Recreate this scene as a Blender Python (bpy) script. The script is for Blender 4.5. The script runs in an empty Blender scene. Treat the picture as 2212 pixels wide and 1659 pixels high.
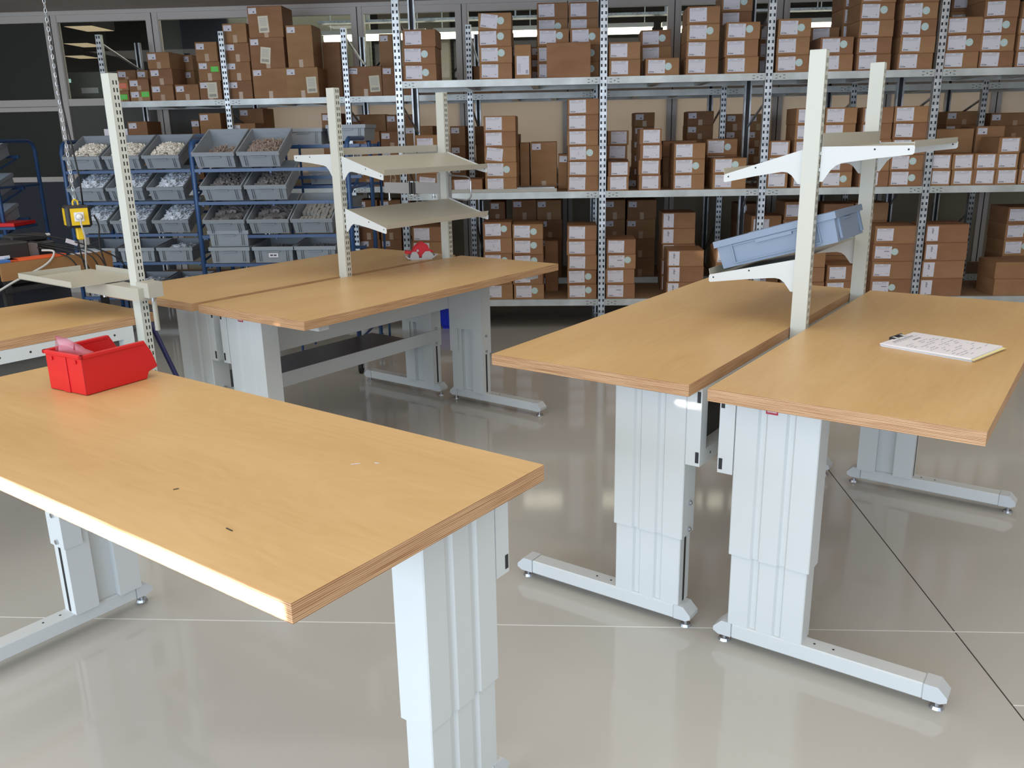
import bpy, bmesh, math, random
from mathutils import Vector, Matrix
random.seed(7)
scene = bpy.context.scene
COL = scene.collection

# ---------------------------------------------------------------- camera, world, light, exposure
cam_d = bpy.data.cameras.new('camera'); cam = bpy.data.objects.new('camera', cam_d); COL.objects.link(cam)
cam_d.sensor_width = 36.0; cam_d.lens = 1878.0/2212*36.0; cam_d.clip_start = .05; cam_d.clip_end = 100
PIT, ROLL, YAW = 0.2802, -0.0192, 0.0637
fw = Vector((-math.sin(YAW)*math.cos(PIT), math.cos(YAW)*math.cos(PIT), -math.sin(PIT)))
r0 = Vector((math.cos(YAW), math.sin(YAW), 0)); u0 = r0.cross(fw)
rr = r0*math.cos(ROLL)+u0*math.sin(ROLL); uu = -r0*math.sin(ROLL)+u0*math.cos(ROLL)
M = Matrix((rr, uu, -fw)).transposed().to_4x4(); M.translation = Vector((0, 0, 1.7))
cam.matrix_world = M
scene.camera = cam

w = bpy.data.worlds.new('world'); scene.world = w; w.use_nodes = True
w.node_tree.nodes['Background'].inputs[0].default_value = (.60, .74, 1.0, 1)
w.node_tree.nodes['Background'].inputs[1].default_value = 1.0

def area(name, loc, rot, sx, sy, power, col, spread=180):
    l = bpy.data.lights.new(name, 'AREA'); l.shape = 'RECTANGLE'; l.size = sx; l.size_y = sy
    l.energy = power; l.color = col; l.spread = math.radians(spread)
    o = bpy.data.objects.new(name, l); COL.objects.link(o); o.location = loc; o.rotation_euler = rot
    return o
# daylight from the tall windows behind and to the left of the camera
area('window_daylight', (-4.2, -2.2, 1.65), (math.radians(90), 0, math.radians(-32)), 7.5, 2.4, 330, (.72, .85, 1.0))
area('window_daylight', (1.5, -3.2, 1.65), (math.radians(90), 0, math.radians(-5)), 5.0, 2.2, 60, (.76, .88, 1.0))
# diffuse daylight through the hall roof
area('skylight', (-.8, 1.9, 3.03), (0, 0, 0), 13.0, 8.0, 265, (1.0, .96, .88))
# overhead light of the office behind the glass
area('office_backlight', (0, 12.2, 3.3), (math.radians(-25), 0, 0), 9.0, 1.2, 120, (1.0, .93, .80))
area('office_backlight', (0, 10.9, 1.75), (math.radians(-90), 0, 0), 12.0, .8, 40, (.97, .97, 1.0))  # unseen wash added low in the office to backlight the cream panels
# added strip beam, stands in for sunlight on the near bench's front edge
SUN = dict(power=3.2)

vs = scene.view_settings; vs.view_transform = 'Standard'; vs.look = 'None'; vs.gamma = 1; vs.use_curve_mapping = False
vs.exposure = 0.0

# ---------------------------------------------------------------- helpers
class MB:
    def __init__(s): s.v = []; s.f = []; s.m = []
    def quad(s, pts, m=0):
        n = len(s.v); s.v += [tuple(p) for p in pts]; s.f.append(tuple(range(n, n+len(pts)))); s.m.append(m)
    def box(s, x0, x1, y0, y1, z0, z1, m=0, T=None, mt=None):
        P = [Vector(p) for p in ((x0,y0,z0),(x1,y0,z0),(x1,y1,z0),(x0,y1,z0),(x0,y0,z1),(x1,y0,z1),(x1,y1,z1),(x0,y1,z1))]
        if T is not None: P = [T @ p for p in P]
        n = len(s.v); s.v += [tuple(p) for p in P]
        for i, f in enumerate(((0,3,2,1),(4,5,6,7),(0,1,5,4),(1,2,6,5),(2,3,7,6),(3,0,4,7))):
            s.f.append(tuple(n+k for k in f)); s.m.append(mt if (mt is not None and i == 1) else m)
    def frustum(s, b, t, z0, z1, m=0, T=None):
        (bx0,bx1,by0,by1), (tx0,tx1,ty0,ty1) = b, t
        P = [Vector(p) for p in ((bx0,by0,z0),(bx1,by0,z0),(bx1,by1,z0),(bx0,by1,z0),(tx0,ty0,z1),(tx1,ty0,z1),(tx1,ty1,z1),(tx0,ty1,z1))]
        if T is not None: P = [T @ p for p in P]
        n = len(s.v); s.v += [tuple(p) for p in P]
        for f in ((0,3,2,1),(4,5,6,7),(0,1,5,4),(1,2,6,5),(2,3,7,6),(3,0,4,7)):
            s.f.append(tuple(n+k for k in f)); s.m.append(m)
    def prism(s, poly, fn, a, b, m=0):
        # poly: 2D points; fn(p, t) -> 3D ; extrude between a and b
        n = len(s.v); k = len(poly)
        s.v += [tuple(fn(p, a)) for p in poly]+[tuple(fn(p, b)) for p in poly]
        s.f.append(tuple(n+i for i in range(k))[::-1]); s.m.append(m)
        s.f.append(tuple(n+k+i for i in range(k))); s.m.append(m)
        for i in range(k):
            j = (i+1) % k; s.f.append((n+i, n+j, n+k+j, n+k+i)); s.m.append(m)
    def tube(s, pts, r, seg=8, m=0, closed=False):
        pts = [Vector(p) for p in pts]; n = len(s.v); N = len(pts); up = None
        for i, p in enumerate(pts):
            a = pts[(i-1) % N] if (closed or i > 0) else p
            b = pts[(i+1) % N] if (closed or i < N-1) else p
            d = (b-a).normalized()
            if up is None: up = d.orthogonal().normalized()
            up = (up-d*up.dot(d)).normalized(); q = d.cross(up)
            for k in range(seg):
                an = 2*math.pi*k/seg; s.v.append(tuple(p+up*math.cos(an)*r+q*math.sin(an)*r))
        for i in range(N if closed else N-1):
            for k in range(seg):
                a = n+i*seg+k; b = n+i*seg+(k+1) % seg; j = (i+1) % N
                s.f.append((a, b, n+j*seg+(k+1) % seg, n+j*seg+k)); s.m.append(m)
        if not closed:
            s.f.append(tuple(n+k for k in range(seg))[::-1]); s.m.append(m)
            s.f.append(tuple(n+(N-1)*seg+k for k in range(seg))); s.m.append(m)
    def cyl(s, c, ax, r, h, seg=14, m=0, r2=None):
        c = Vector(c); ax = Vector(ax).normalized(); u = ax.orthogonal().normalized(); q = ax.cross(u); r2 = r if r2 is None else r2
        n = len(s.v)
        for rad, t in ((r, 0), (r2, h)):
            for k in range(seg):
                an = 2*math.pi*k/seg; s.v.append(tuple(c+ax*t+u*math.cos(an)*rad+q*math.sin(an)*rad))
        for k in range(seg):
            j = (k+1) % seg; s.f.append((n+k, n+j, n+seg+j, n+seg+k)); s.m.append(m)
        s.f.append(tuple(n+k for k in range(seg))[::-1]); s.m.append(m)
        s.f.append(tuple(n+seg+k for k in range(seg))); s.m.append(m)
    def plate(s, us, vs_, hole, fn, m=0):
        # perforated sheet: grid of cells, those in hole left open
        n = len(s.v); W = len(us)
        for v in vs_:
            for u in us: s.v.append(tuple(fn(u, v)))
        for j in range(len(vs_)-1):
            for i in range(W-1):
                if hole(i, j): continue
                s.f.append((n+j*W+i, n+j*W+i+1, n+(j+1)*W+i+1, n+(j+1)*W+i)); s.m.append(m)
    def mesh(s, name, mats, bevel=0, smooth=False, recalc=True, xf=None):
        me = bpy.data.meshes.new(name); me.from_pydata(s.v, [], s.f)
        for k in mats: me.materials.append(MAT[k])
        for p, i in zip(me.polygons, s.m): p.material_index = i
        if recalc or bevel:
            bm = bmesh.new(); bm.from_mesh(me)
            if recalc: bmesh.ops.recalc_face_normals(bm, faces=bm.faces)
            if bevel: bmesh.ops.bevel(bm, geom=list(bm.edges), offset=bevel, segments=1, affect='EDGES', clamp_overlap=True)
            bm.to_mesh(me); bm.free()
        if xf is not None: me.transform(xf)
        if smooth:
            for p in me.polygons: p.use_smooth = True
        return me
def ob(name, me, parent=None, loc=(0,0,0), rot=(0,0,0)):
    o = bpy.data.objects.new(name, me); COL.objects.link(o); o.location = loc; o.rotation_euler = rot
    if parent is not None: o.parent = parent
    return o
def tag(o, label=None, cat=None, group=None, kind=None):
    if label: o['label'] = label
    if cat: o['category'] = cat
    if group: o['group'] = group
    if kind: o['kind'] = kind
    return o
def empty(name, loc=(0,0,0), rz=0): return ob(name, None, None, loc, (0,0,rz))
def copy_tree(o, parent=None):
    c = o.copy(); COL.objects.link(c); c.parent = parent
    if 'label' in c and parent is None: del c['label']
    for ch in o.children: copy_tree(ch, c)
    return c
def part(name, mb, mats, parent, label=None, bevel=0, smooth=False, loc=(0,0,0), rot=(0,0,0), kind=None):
    o = ob(name, mb.mesh(name, mats if isinstance(mats, (list, tuple)) else [mats], bevel, smooth), parent, loc, rot)
    if label: o['label'] = label
    if kind: o['kind'] = kind
    return o

# ---------------------------------------------------------------- materials
MAT = {}
def mat(name, col, rough=.5, metal=0, spec=.5, **k):
    m = bpy.data.materials.new(name); m.use_nodes = True; nt = m.node_tree; b = nt.nodes['Principled BSDF']
    b.inputs['Base Color'].default_value = (*col, 1); b.inputs['Roughness'].default_value = rough
    b.inputs['Metallic'].default_value = metal; b.inputs['Specular IOR Level'].default_value = spec
    for a, v in k.items(): b.inputs[a.replace('_', ' ')].default_value = v
    MAT[name] = m; return m, nt, b
def noise_col(m3, c1, c2, scale=(1,1,1), ns=5, detail=3, dist=0, coord='Object', lo=.35, hi=.65, bump=0, rnd=0):
    m, nt, b = m3; N = nt.nodes; L = nt.links
    tc = N.new('ShaderNodeTexCoord'); mp = N.new('ShaderNodeMapping'); mp.inputs['Scale'].default_value = scale
    L.new(tc.outputs[coord], mp.inputs[0])
    n = N.new('ShaderNodeTexNoise'); n.inputs['Scale'].default_value = ns; n.inputs['Detail'].default_value = detail; n.inputs['Distortion'].default_value = dist
    L.new(mp.outputs[0], n.inputs['Vector'])
    r = N.new('ShaderNodeValToRGB'); r.color_ramp.elements[0].position = lo; r.color_ramp.elements[1].position = hi
    r.color_ramp.elements[0].color = (*c1, 1); r.color_ramp.elements[1].color = (*c2, 1)
    L.new(n.outputs[0], r.inputs[0]); out = r.outputs[0]
    if rnd:
        oi = N.new('ShaderNodeObjectInfo'); mr = N.new('ShaderNodeMapRange'); mr.inputs[3].default_value = 1-rnd; mr.inputs[4].default_value = 1+rnd
        L.new(oi.outputs['Random'], mr.inputs[0])
        hs = N.new('ShaderNodeHueSaturation'); L.new(mr.outputs[0], hs.inputs['Value']); L.new(out, hs.inputs['Color'])
        mr2 = N.new('ShaderNodeMapRange'); mr2.inputs[3].default_value = .494; mr2.inputs[4].default_value = .506
        L.new(oi.outputs['Random'], mr2.inputs[0]); L.new(mr2.outputs[0], hs.inputs['Hue']); out = hs.outputs[0]
    L.new(out, b.inputs['Base Color'])
    if bump:
        bp = N.new('ShaderNodeBump'); bp.inputs['Strength'].default_value = bump; bp.inputs['Distance'].default_value = .002
        L.new(n.outputs[0], bp.inputs['Height']); L.new(bp.outputs[0], b.inputs['Normal'])
    return m3
# birch veneer: long soft figure
def veneer():
    m, nt, b = mat('birch_veneer', (.5,.3,.12), .36, spec=.45); N = nt.nodes; L = nt.links
    tc = N.new('ShaderNodeTexCoord'); mp = N.new('ShaderNodeMapping'); mp.inputs['Scale'].default_value = (.8, 3.2, 1)
    L.new(tc.outputs['Object'], mp.inputs[0])
    oi = N.new('ShaderNodeObjectInfo'); ad = N.new('ShaderNodeVectorMath'); ad.operation = 'ADD'
    L.new(mp.outputs[0], ad.inputs[0]); cm = N.new('ShaderNodeCombineXYZ'); mm = N.new('ShaderNodeMath'); mm.operation = 'MULTIPLY'; mm.inputs[1].default_value = 37
    L.new(oi.outputs['Random'], mm.inputs[0]); L.new(mm.outputs[0], cm.inputs[0]); L.new(mm.outputs[0], cm.inputs[1]); L.new(cm.outputs[0], ad.inputs[1])
    n = N.new('ShaderNodeTexNoise'); n.inputs['Scale'].default_value = 1.6; n.inputs['Detail'].default_value = 2; n.inputs['Distortion'].default_value = .9
    L.new(ad.outputs[0], n.inputs['Vector'])
    wv = N.new('ShaderNodeMath'); wv.operation = 'MULTIPLY'; wv.inputs[1].default_value = 60; L.new(n.outputs[0], wv.inputs[0])
    sn = N.new('ShaderNodeMath'); sn.operation = 'SINE'; L.new(wv.outputs[0], sn.inputs[0])
    n2 = N.new('ShaderNodeTexNoise'); n2.inputs['Scale'].default_value = 6; n2.inputs['Detail'].default_value = 4
    mp2 = N.new('ShaderNodeMapping'); mp2.inputs['Scale'].default_value = (1.0, 4.5, 1); L.new(ad.outputs[0], mp2.inputs[0]); L.new(mp2.outputs[0], n2.inputs['Vector'])
    a1 = N.new('ShaderNodeMath'); a1.operation = 'MULTIPLY_ADD'; a1.inputs[1].default_value = .042; L.new(sn.outputs[0], a1.inputs[0])
    h2 = N.new('ShaderNodeMath'); h2.operation = 'MULTIPLY'; h2.inputs[1].default_value = .35; L.new(n2.outputs[0], h2.inputs[0]); L.new(h2.outputs[0], a1.inputs[2])
    n3 = N.new('ShaderNodeTexNoise'); n3.inputs['Scale'].default_value = 1.2; n3.inputs['Detail'].default_value = 2; L.new(ad.outputs[0], n3.inputs['Vector'])
    a2 = N.new('ShaderNodeMath'); a2.operation = 'MULTIPLY_ADD'; a2.inputs[1].default_value = .8; L.new(n3.outputs[0], a2.inputs[0]); L.new(a1.outputs[0], a2.inputs[2])
    r = N.new('ShaderNodeValToRGB'); r.color_ramp.elements[0].position = .32; r.color_ramp.elements[1].position = .88
    r.color_ramp.elements[0].color = (.56, .34, .135, 1); r.color_ramp.elements[1].color = (.68, .455, .205, 1)
    L.new(a2.outputs[0], r.inputs[0]); L.new(r.outputs[0], b.inputs['Base Color'])
veneer()
def plyedge():
    m, nt, b = mat('plywood_edge', (.5,.3,.15), .5, spec=.4); N = nt.nodes; L = nt.links
    tc = N.new('ShaderNodeTexCoord'); sp = N.new('ShaderNodeSeparateXYZ'); L.new(tc.outputs['Object'], sp.inputs[0])
    wv = N.new('ShaderNodeMath'); wv.operation = 'MULTIPLY'; wv.inputs[1].default_value = 2*math.pi/.0042; L.new(sp.outputs[2], wv.inputs[0])
    sn = N.new('ShaderNodeMath'); sn.operation = 'SINE'; L.new(wv.outputs[0], sn.inputs[0])
    mp = N.new('ShaderNodeMapping'); mp.inputs['Scale'].default_value = (5, 5, 300); L.new(tc.outputs['Object'], mp.inputs[0])
    n = N.new('ShaderNodeTexNoise'); n.inputs['Scale'].default_value = 1; n.inputs['Detail'].default_value = 3; L.new(mp.outputs[0], n.inputs['Vector'])
    a1 = N.new('ShaderNodeMath'); a1.operation = 'MULTIPLY_ADD'; a1.inputs[1].default_value = .2; L.new(sn.outputs[0], a1.inputs[0]); L.new(n.outputs[0], a1.inputs[2])
    r = N.new('ShaderNodeValToRGB'); r.color_ramp.elements[0].position = .25; r.color_ramp.elements[1].position = .68
    r.color_ramp.elements[0].color = (.30, .125, .045, 1); r.color_ramp.elements[1].color = (.66, .42, .23, 1)
    L.new(a1.outputs[0], r.inputs[0]); L.new(r.outputs[0], b.inputs['Base Color'])
plyedge()
mat('bench_paint', (.66,.69,.68), .42)
mat('bench_paint_foot', (.62,.65,.66), .4)
mat('shelf_paint', (.47,.45,.375), .4)
mat('upright_paint', (.60,.61,.54), .45)
mat('dark_void', (.02,.02,.02), .8)
mat('black_plastic', (.018,.018,.02), .45)
mat('black_rubber', (.012,.012,.013), .6)
noise_col(mat('galvanised', (.5,.52,.53), .38, metal=.75), (.40,.42,.43), (.66,.68,.69), ns=9, detail=3)
noise_col(mat('galvanised_beam', (.6,.62,.6), .42, metal=.35), (.46,.48,.46), (.66,.69,.67), ns=4, detail=3)
mat('zinc', (.55,.57,.6), .25, metal=.9)
noise_col(mat('cardboard', (.4,.2,.09), .75, spec=.25), (.315,.162,.078), (.365,.193,.098), scale=(1,1,2.5), ns=5, detail=4, rnd=.13)
mat('board_brown', (.30,.15,.055), .55)
mat('cardboard_dark', (.25,.12,.055), .8)
mat('parcel_tape', (.50,.33,.20), .3)
mat('label_white', (.74,.71,.76), .5)
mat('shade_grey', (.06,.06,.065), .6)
mat('label_cream', (.72,.66,.50), .5)
mat('ink', (.10,.10,.12), .6)
mat('ink_grey', (.42,.41,.46), .6)
mat('sticker_mint', (.55,.70,.66), .4)
mat('sticker_green', (.10,.75,.04), .5)
mat('sticker_orange', (.90,.17,.05), .5)
noise_col(mat('chipboard', (.33,.2,.11), .8), (.26,.15,.08), (.36,.23,.13), ns=60, detail=3)
mat('tote_grey', (.27,.30,.33), .5)
mat('tote_blue', (.24,.31,.42), .45)
mat('trolley_blue', (.022,.068,.18), .35)
mat('frame_alu', (.66,.60,.55), .5)
mat('panel_cream', (.66,.59,.50), .7, Transmission_Weight=0.0)
mat('panel_olive', (.34,.29,.20), .7)
mat('panel_dark', (.030,.032,.024), .6)
mat('panel_grey', (.10,.095,.085), .7)
mat('panel_slate', (.035,.04,.055), .6)
noise_col(mat('ceiling_paint', (.10,.085,.07), .9), (.44,.385,.35), (.48,.42,.385), ns=3)
mat('wall_paint', (.42,.40,.36), .9)
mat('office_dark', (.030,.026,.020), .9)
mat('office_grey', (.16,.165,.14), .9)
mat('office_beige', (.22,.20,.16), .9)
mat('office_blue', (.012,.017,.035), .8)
mat('tray_blue', (.05,.16,.45), .5)
mat('dark_steel', (.15,.14,.13), .3, metal=.4)
mat('red_plastic', (.62,.012,.014), .38)
mat('red_tape', (.70,.02,.035), .4)
mat('steel_sheet', (.55,.55,.54), .35, metal=.5)
mat('yellow_plastic', (.80,.52,.01), .4)
mat('white_plastic', (.80,.80,.78), .4)
mat('paper_white', (.82,.80,.84), .55)
mat('paper_yellow', (.85,.74,.32), .6)
mat('paper_blue', (.45,.62,.80), .6)
mat('cable_grey', (.50,.49,.46), .5)
mat('pole_blue', (.02,.025,.12), .4)
mat('bin_blue', (.01,.03,.55), .4)
mat('orange_card', (.80,.12,.03), .5)
mat('logo_red', (.45,.03,.06), .45)
mat('granules_white', (.85,.80,.70), .6)
mat('shards_clear', (.70,.76,.84), .3)
mat('parts_brown', (.30,.23,.19), .5)
mat('parts_dark', (.16,.15,.15), .4)
mat('parts_grey', (.36,.34,.31), .5)
mat('joint_light', (.85,.85,.82), .7)
mat('joint_dark', (.05,.045,.035), .8)
def emit(name, col, s):
    m, nt, b = mat(name, col); b.inputs['Emission Color'].default_value = (*col, 1); b.inputs['Emission Strength'].default_value = s
emit('tube_light', (1, .95, .82), 6); emit('ceiling_panel_light', (1, .78, .52), .55); emit('screen_light', (.5,.8,.8), .8)
emit('luminaire_light', (1, .97, .92), 2.5)
def translucent(name, col, k):
    m = MAT[name]; nt = m.node_tree; N = nt.nodes; L = nt.links
    t = N.new('ShaderNodeBsdfTranslucent'); t.inputs[0].default_value = (*col, 1); mx = N.new('ShaderNodeMixShader'); mx.inputs[0].default_value = k
    L.new(N['Principled BSDF'].outputs[0], mx.inputs[1]); L.new(t.outputs[0], mx.inputs[2]); L.new(mx.outputs[0], N['Material Output'].inputs[0])
translucent('panel_cream', (.90, .82, .72), .5)
def glass():
    m = bpy.data.materials.new('window_glass'); m.use_nodes = True; nt = m.node_tree; N = nt.nodes; L = nt.links
    N.remove(N['Principled BSDF']); t = N.new('ShaderNodeBsdfTransparent'); t.inputs[0].default_value = (.86,.88,.84,1)
    g = N.new('ShaderNodeBsdfGlossy'); g.inputs['Roughness'].default_value = .02
    lw = N.new('ShaderNodeFresnel'); lw.inputs[0].default_value = 1.5; mx = N.new('ShaderNodeMixShader')
    L.new(lw.outputs[0], mx.inputs[0]); L.new(t.outputs[0], mx.inputs[1]); L.new(g.outputs[0], mx.inputs[2]); L.new(mx.outputs[0], N['Material Output'].inputs[0])
    MAT['window_glass'] = m
glass()
def film():
    m = bpy.data.materials.new('pink_film'); m.use_nodes = True; nt = m.node_tree; N = nt.nodes; L = nt.links
    b = N['Principled BSDF']; b.inputs['Base Color'].default_value = (.95,.50,.60,1); b.inputs['Roughness'].default_value = .15
    t = N.new('ShaderNodeBsdfTransparent'); t.inputs[0].default_value = (1,.7,.76,1); mx = N.new('ShaderNodeMixShader'); mx.inputs[0].default_value = .38
    L.new(t.outputs[0], mx.inputs[1]); L.new(b.outputs[0], mx.inputs[2]); L.new(mx.outputs[0], N['Material Output'].inputs[0])
    MAT['pink_film'] = m
film()
def floor_mat():
    m3 = mat('floor_epoxy', (.33,.29,.21), .085, spec=.5); noise_col(m3, (.52,.50,.45), (.56,.54,.49), ns=.8, detail=4)
    m, nt, b = m3; N = nt.nodes; L = nt.links
    n = N.new('ShaderNodeTexNoise'); n.inputs['Scale'].default_value = 7; n.inputs['Detail'].default_value = 2
    tc = N.new('ShaderNodeTexCoord'); L.new(tc.outputs['Object'], n.inputs['Vector'])
    bp = N.new('ShaderNodeBump'); bp.inputs['Strength'].default_value = .015; bp.inputs['Distance'].default_value = .01
    L.new(n.outputs[0], bp.inputs['Height']); L.new(bp.outputs[0], b.inputs['Normal'])
floor_mat()

# ================================================================ THE SETTING
YW = 9.85; ZC = 3.06
fl = MB(); fl.box(-9, 7, -4.5, YW+.2, -.12, -.012)
floor = tag(ob('floor', fl.mesh('floor', ['joint_dark'])), kind='structure')
XJ, YJ, YK, G = 1.357, 2.763, 2.355, .0028
for x0, x1, y0, y1 in ((-9, XJ-G, -4.5, YJ-G), (-9, XJ-G, YJ+G, YW+.2), (XJ+G, 7, -4.5, YK-G), (XJ+G, 7, YK+G, YJ-G), (XJ+G, 7, YJ+G, YW+.2)):
    s = MB(); s.box(x0, x1, y0, y1, -.012, 0); part('floor_slab', s, 'floor_epoxy', floor)
s = MB(); s.box(-9, 7, YJ-G+.001, YJ+G, -.012, -.0003); part('joint_filler', s, 'joint_light', floor, label='pale joint filler')
s = MB(); s.box(XJ+G, 7, YK-G+.001, YK+G, -.012, -.0003); part('joint_filler', s, 'joint_light', floor)
s = MB(); s.box(XJ-G, XJ+G, -4.5, YW+.2, -.012, -.0015); part('joint_filler', s, 'joint_dark', floor, label='dark joint filler')
s = MB(); s.box(-9, 7, -4.5, YW+.1, ZC, ZC+.1); tag(ob('ceiling', s.mesh('ceiling', ['ceiling_paint'])), kind='structure')
s = MB(); s.box(-9.1, -9, -4.5, YW+.2, 0, ZC); tag(ob('wall_left', s.mesh('wall_left', ['wall_paint'])), kind='structure')
s = MB(); s.box(7, 7.1, -4.5, YW+.2, 0, ZC); tag(ob('wall_right', s.mesh('wall_right', ['wall_paint'])), kind='structure')
# partition wall behind the racks: aluminium posts and rails, filled panels below, office windows above
wb = tag(empty('wall_back', (0, YW, 0)), kind='structure')
posts = [-6.72, -5.56, -4.435, -3.32, -2.20, -1.085, .03, 1.14, 2.25, 3.37, 4.50, 5.62, 6.74]
for i, x in enumerate(posts):
    s = MB(); hw = .065 if i < 3 else .052
    s.box(x-hw, x+hw, -.03, .05, 0, ZC); s.box(x-.004, x+.004, -.034, -.03, 0, ZC, 1)
    part('post', s, ['frame_alu', 'dark_void'], wb)
for i in range(len(posts)-1):
    x0, x1 = posts[i]+.052, posts[i+1]-.052
    if i == 0: x0, x1 = posts[0]+.065, posts[1]-.065
    low = 2.035 if i < 1 else 2.085
    s = MB(); s.box(x0, x1, -.02, .04, low, 2.145)
    if i < 1: s.box(x0, x1, -.023, -.02, 2.082, 2.086, 1)
    part('rail', s, ['frame_alu', 'dark_void'], wb)
    s = MB(); s.box(x0, x1, -.02, .04, 1.27, 1.325); part('rail', s, 'frame_alu', wb)
    s = MB(); s.box(x0, x1, -.02, .04, 0, .08); part('rail', s, 'frame_alu', wb)
    up = 'panel_dark' if i < 1 else 'panel_grey' if i < 3 else 'panel_cream'
    s = MB(); s.box(x0, x1, 0, .03, 1.325, low); part('panel', s, up, wb, label={'panel_dark': 'near black panel', 'panel_grey': 'dark grey panel', 'panel_cream': 'cream panel'}[up])
    s = MB(); s.box(x0, x1, 0, .03, .08, 1.27); part('panel', s, 'panel_slate' if i < 2 else 'panel_olive', wb)
    wn = tag(empty('window_%d' % (i+1), (0, YW, 0)), kind='structure')
    f = MB(); f.box(x0, x1, -.02, .04, 2.95, 3.02); f.box(x0, x1, -.02, .04, 2.145, 2.16)
    f.box(x0, x0+.018, -.02, .04, 2.16, 2.95); f.box(x1-.018, x1, -.02, .04, 2.16, 2.95)
    part('window_frame', f, 'frame_alu', wn)
    f = MB(); f.box(x0+.018, x1-.018, .008, .014, 2.16, 2.95); part('pane', f, 'window_glass' if i else 'panel_dark', wn)
s = MB(); s.box(-9, 7, -.04, .06, 3.02, ZC); part('head_rail', s, 'frame_alu', wb)
s = MB(); s.box(-9, -6.785, 0, .05, 0, 3.02); part('panel', s, 'panel_dark', wb)
# office seen through the glass
YO = 14.8
def struct(name, mb, m): return tag(ob(name, mb.mesh(name, [m])), kind='structure')
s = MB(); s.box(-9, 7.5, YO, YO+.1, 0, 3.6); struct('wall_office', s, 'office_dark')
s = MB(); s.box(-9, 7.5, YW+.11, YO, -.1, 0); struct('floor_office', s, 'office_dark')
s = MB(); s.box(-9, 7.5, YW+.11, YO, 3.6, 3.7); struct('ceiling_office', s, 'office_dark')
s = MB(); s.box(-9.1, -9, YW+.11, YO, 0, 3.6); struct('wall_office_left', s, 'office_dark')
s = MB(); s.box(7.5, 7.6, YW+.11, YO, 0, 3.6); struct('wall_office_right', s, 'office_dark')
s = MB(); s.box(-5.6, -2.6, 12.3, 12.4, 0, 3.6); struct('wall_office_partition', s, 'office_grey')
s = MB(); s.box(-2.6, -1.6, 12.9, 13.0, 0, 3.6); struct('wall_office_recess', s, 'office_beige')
s = MB(); s.box(-5.15, -4.5, 12.25, 12.29, .0, 3.5); o = ob('office_curtain', s.mesh('c', ['office_blue'])); tag(o, 'dark navy blind hanging behind the third office window', 'blind')
# strip lights and cable tray hanging in the office
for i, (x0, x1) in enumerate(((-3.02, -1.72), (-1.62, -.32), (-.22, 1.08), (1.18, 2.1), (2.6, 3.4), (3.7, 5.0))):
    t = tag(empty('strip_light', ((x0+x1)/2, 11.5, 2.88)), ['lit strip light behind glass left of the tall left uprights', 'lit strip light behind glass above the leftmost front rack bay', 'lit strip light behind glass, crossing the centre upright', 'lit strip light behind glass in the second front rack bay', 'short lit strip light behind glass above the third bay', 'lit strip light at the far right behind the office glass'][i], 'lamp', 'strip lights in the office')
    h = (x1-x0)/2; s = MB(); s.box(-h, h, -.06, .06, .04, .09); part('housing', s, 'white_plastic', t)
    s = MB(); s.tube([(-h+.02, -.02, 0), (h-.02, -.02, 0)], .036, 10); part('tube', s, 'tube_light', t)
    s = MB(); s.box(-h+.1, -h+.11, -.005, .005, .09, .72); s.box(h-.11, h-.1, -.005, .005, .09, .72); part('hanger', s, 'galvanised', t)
t = tag(empty('cable_tray', (0, 11.3, 3.03)), 'perforated cable tray with blue cables above the strip lights', 'cable tray')
s = MB(); s.box(-3, 5, -.08, .08, 0, .006); s.box(-3, 5, -.083, -.08, 0, .03)
for k in range(160): s.box(-2.98+k*.05, -2.955+k*.05, -.086, -.083, .008, .02, 1)
part('tray', s, ['galvanised', 'white_plastic'], t)
s = MB()
for x_ in (-2.4, -.6, 1.2, 3.0, 4.7):
    for y_ in (-.082, .08): s.box(x_, x_+.012, y_, y_+.003, 0, .57)
part('hanger_rods', s, 'galvanised', t, kind='stuff')
for k in range(3):
    s = MB(); s.tube([(-1.2, -.05+.04*k, .022), (1, -.04+.035*k, .024), (5, -.05+.04*k, .022)], .012, 6); part('cable', s, 'tray_blue', t)
for k, (yy, dz) in enumerate(((10.45, -5.46), (12.15, -6.44), (13.8, -7.4))):
    t = tag(empty('ceiling_luminaire', (dz, yy, 2.95)), ['topmost of three dim louvred panels behind second window', 'middle of three dim louvred panels behind second window', 'lowest of three dim louvred panels behind second window'][k], 'lamp', 'dim ceiling panels seen through the second window')
    s = MB(); s.box(-.17, .17, -.26, .26, .003, .65); part('housing', s, 'office_dark', t)
    s = MB(); s.box(-.16, .16, -.25, .25, 0, .003); part('diffuser', s, 'ceiling_panel_light', t)
# copier in the office behind the second window
t = tag(empty('copier', (-5.52, 10.5, 0)), 'grey copier with small lit screen behind the second office window', 'copier')
s = MB(); s.box(-.35, .35, -.2, .3, 0, 2.2); s.box(-.33, .4, -.22, .3, 2.2, 2.47); part('body', s, 'office_grey', t)
s = MB(); s.box(-.24, -.16, -.226, -.22, 2.36, 2.40); part('screen', s, 'screen_light', t)
s = MB(); s.box(-.05, .15, -.225, -.22, 2.24, 2.30); part('paper_tray', s, 'label_white', t)
# hall luminaire at the top edge of the picture
t = tag(empty('ceiling_light', (-2.85, 8.3, ZC-.06)), 'louvred ceiling light above the tallest left-hand cartons', 'lamp')
s = MB(); s.box(-.35, .35, -.14, .14, .01, .06); part('housing', s, 'white_plastic', t)
for k in range(12):
    s = MB(); s.box(-.33+k*.056, -.29+k*.056, -.12, .12, .0, .01); part('louvre_cell', s, 'luminaire_light', t)

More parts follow.
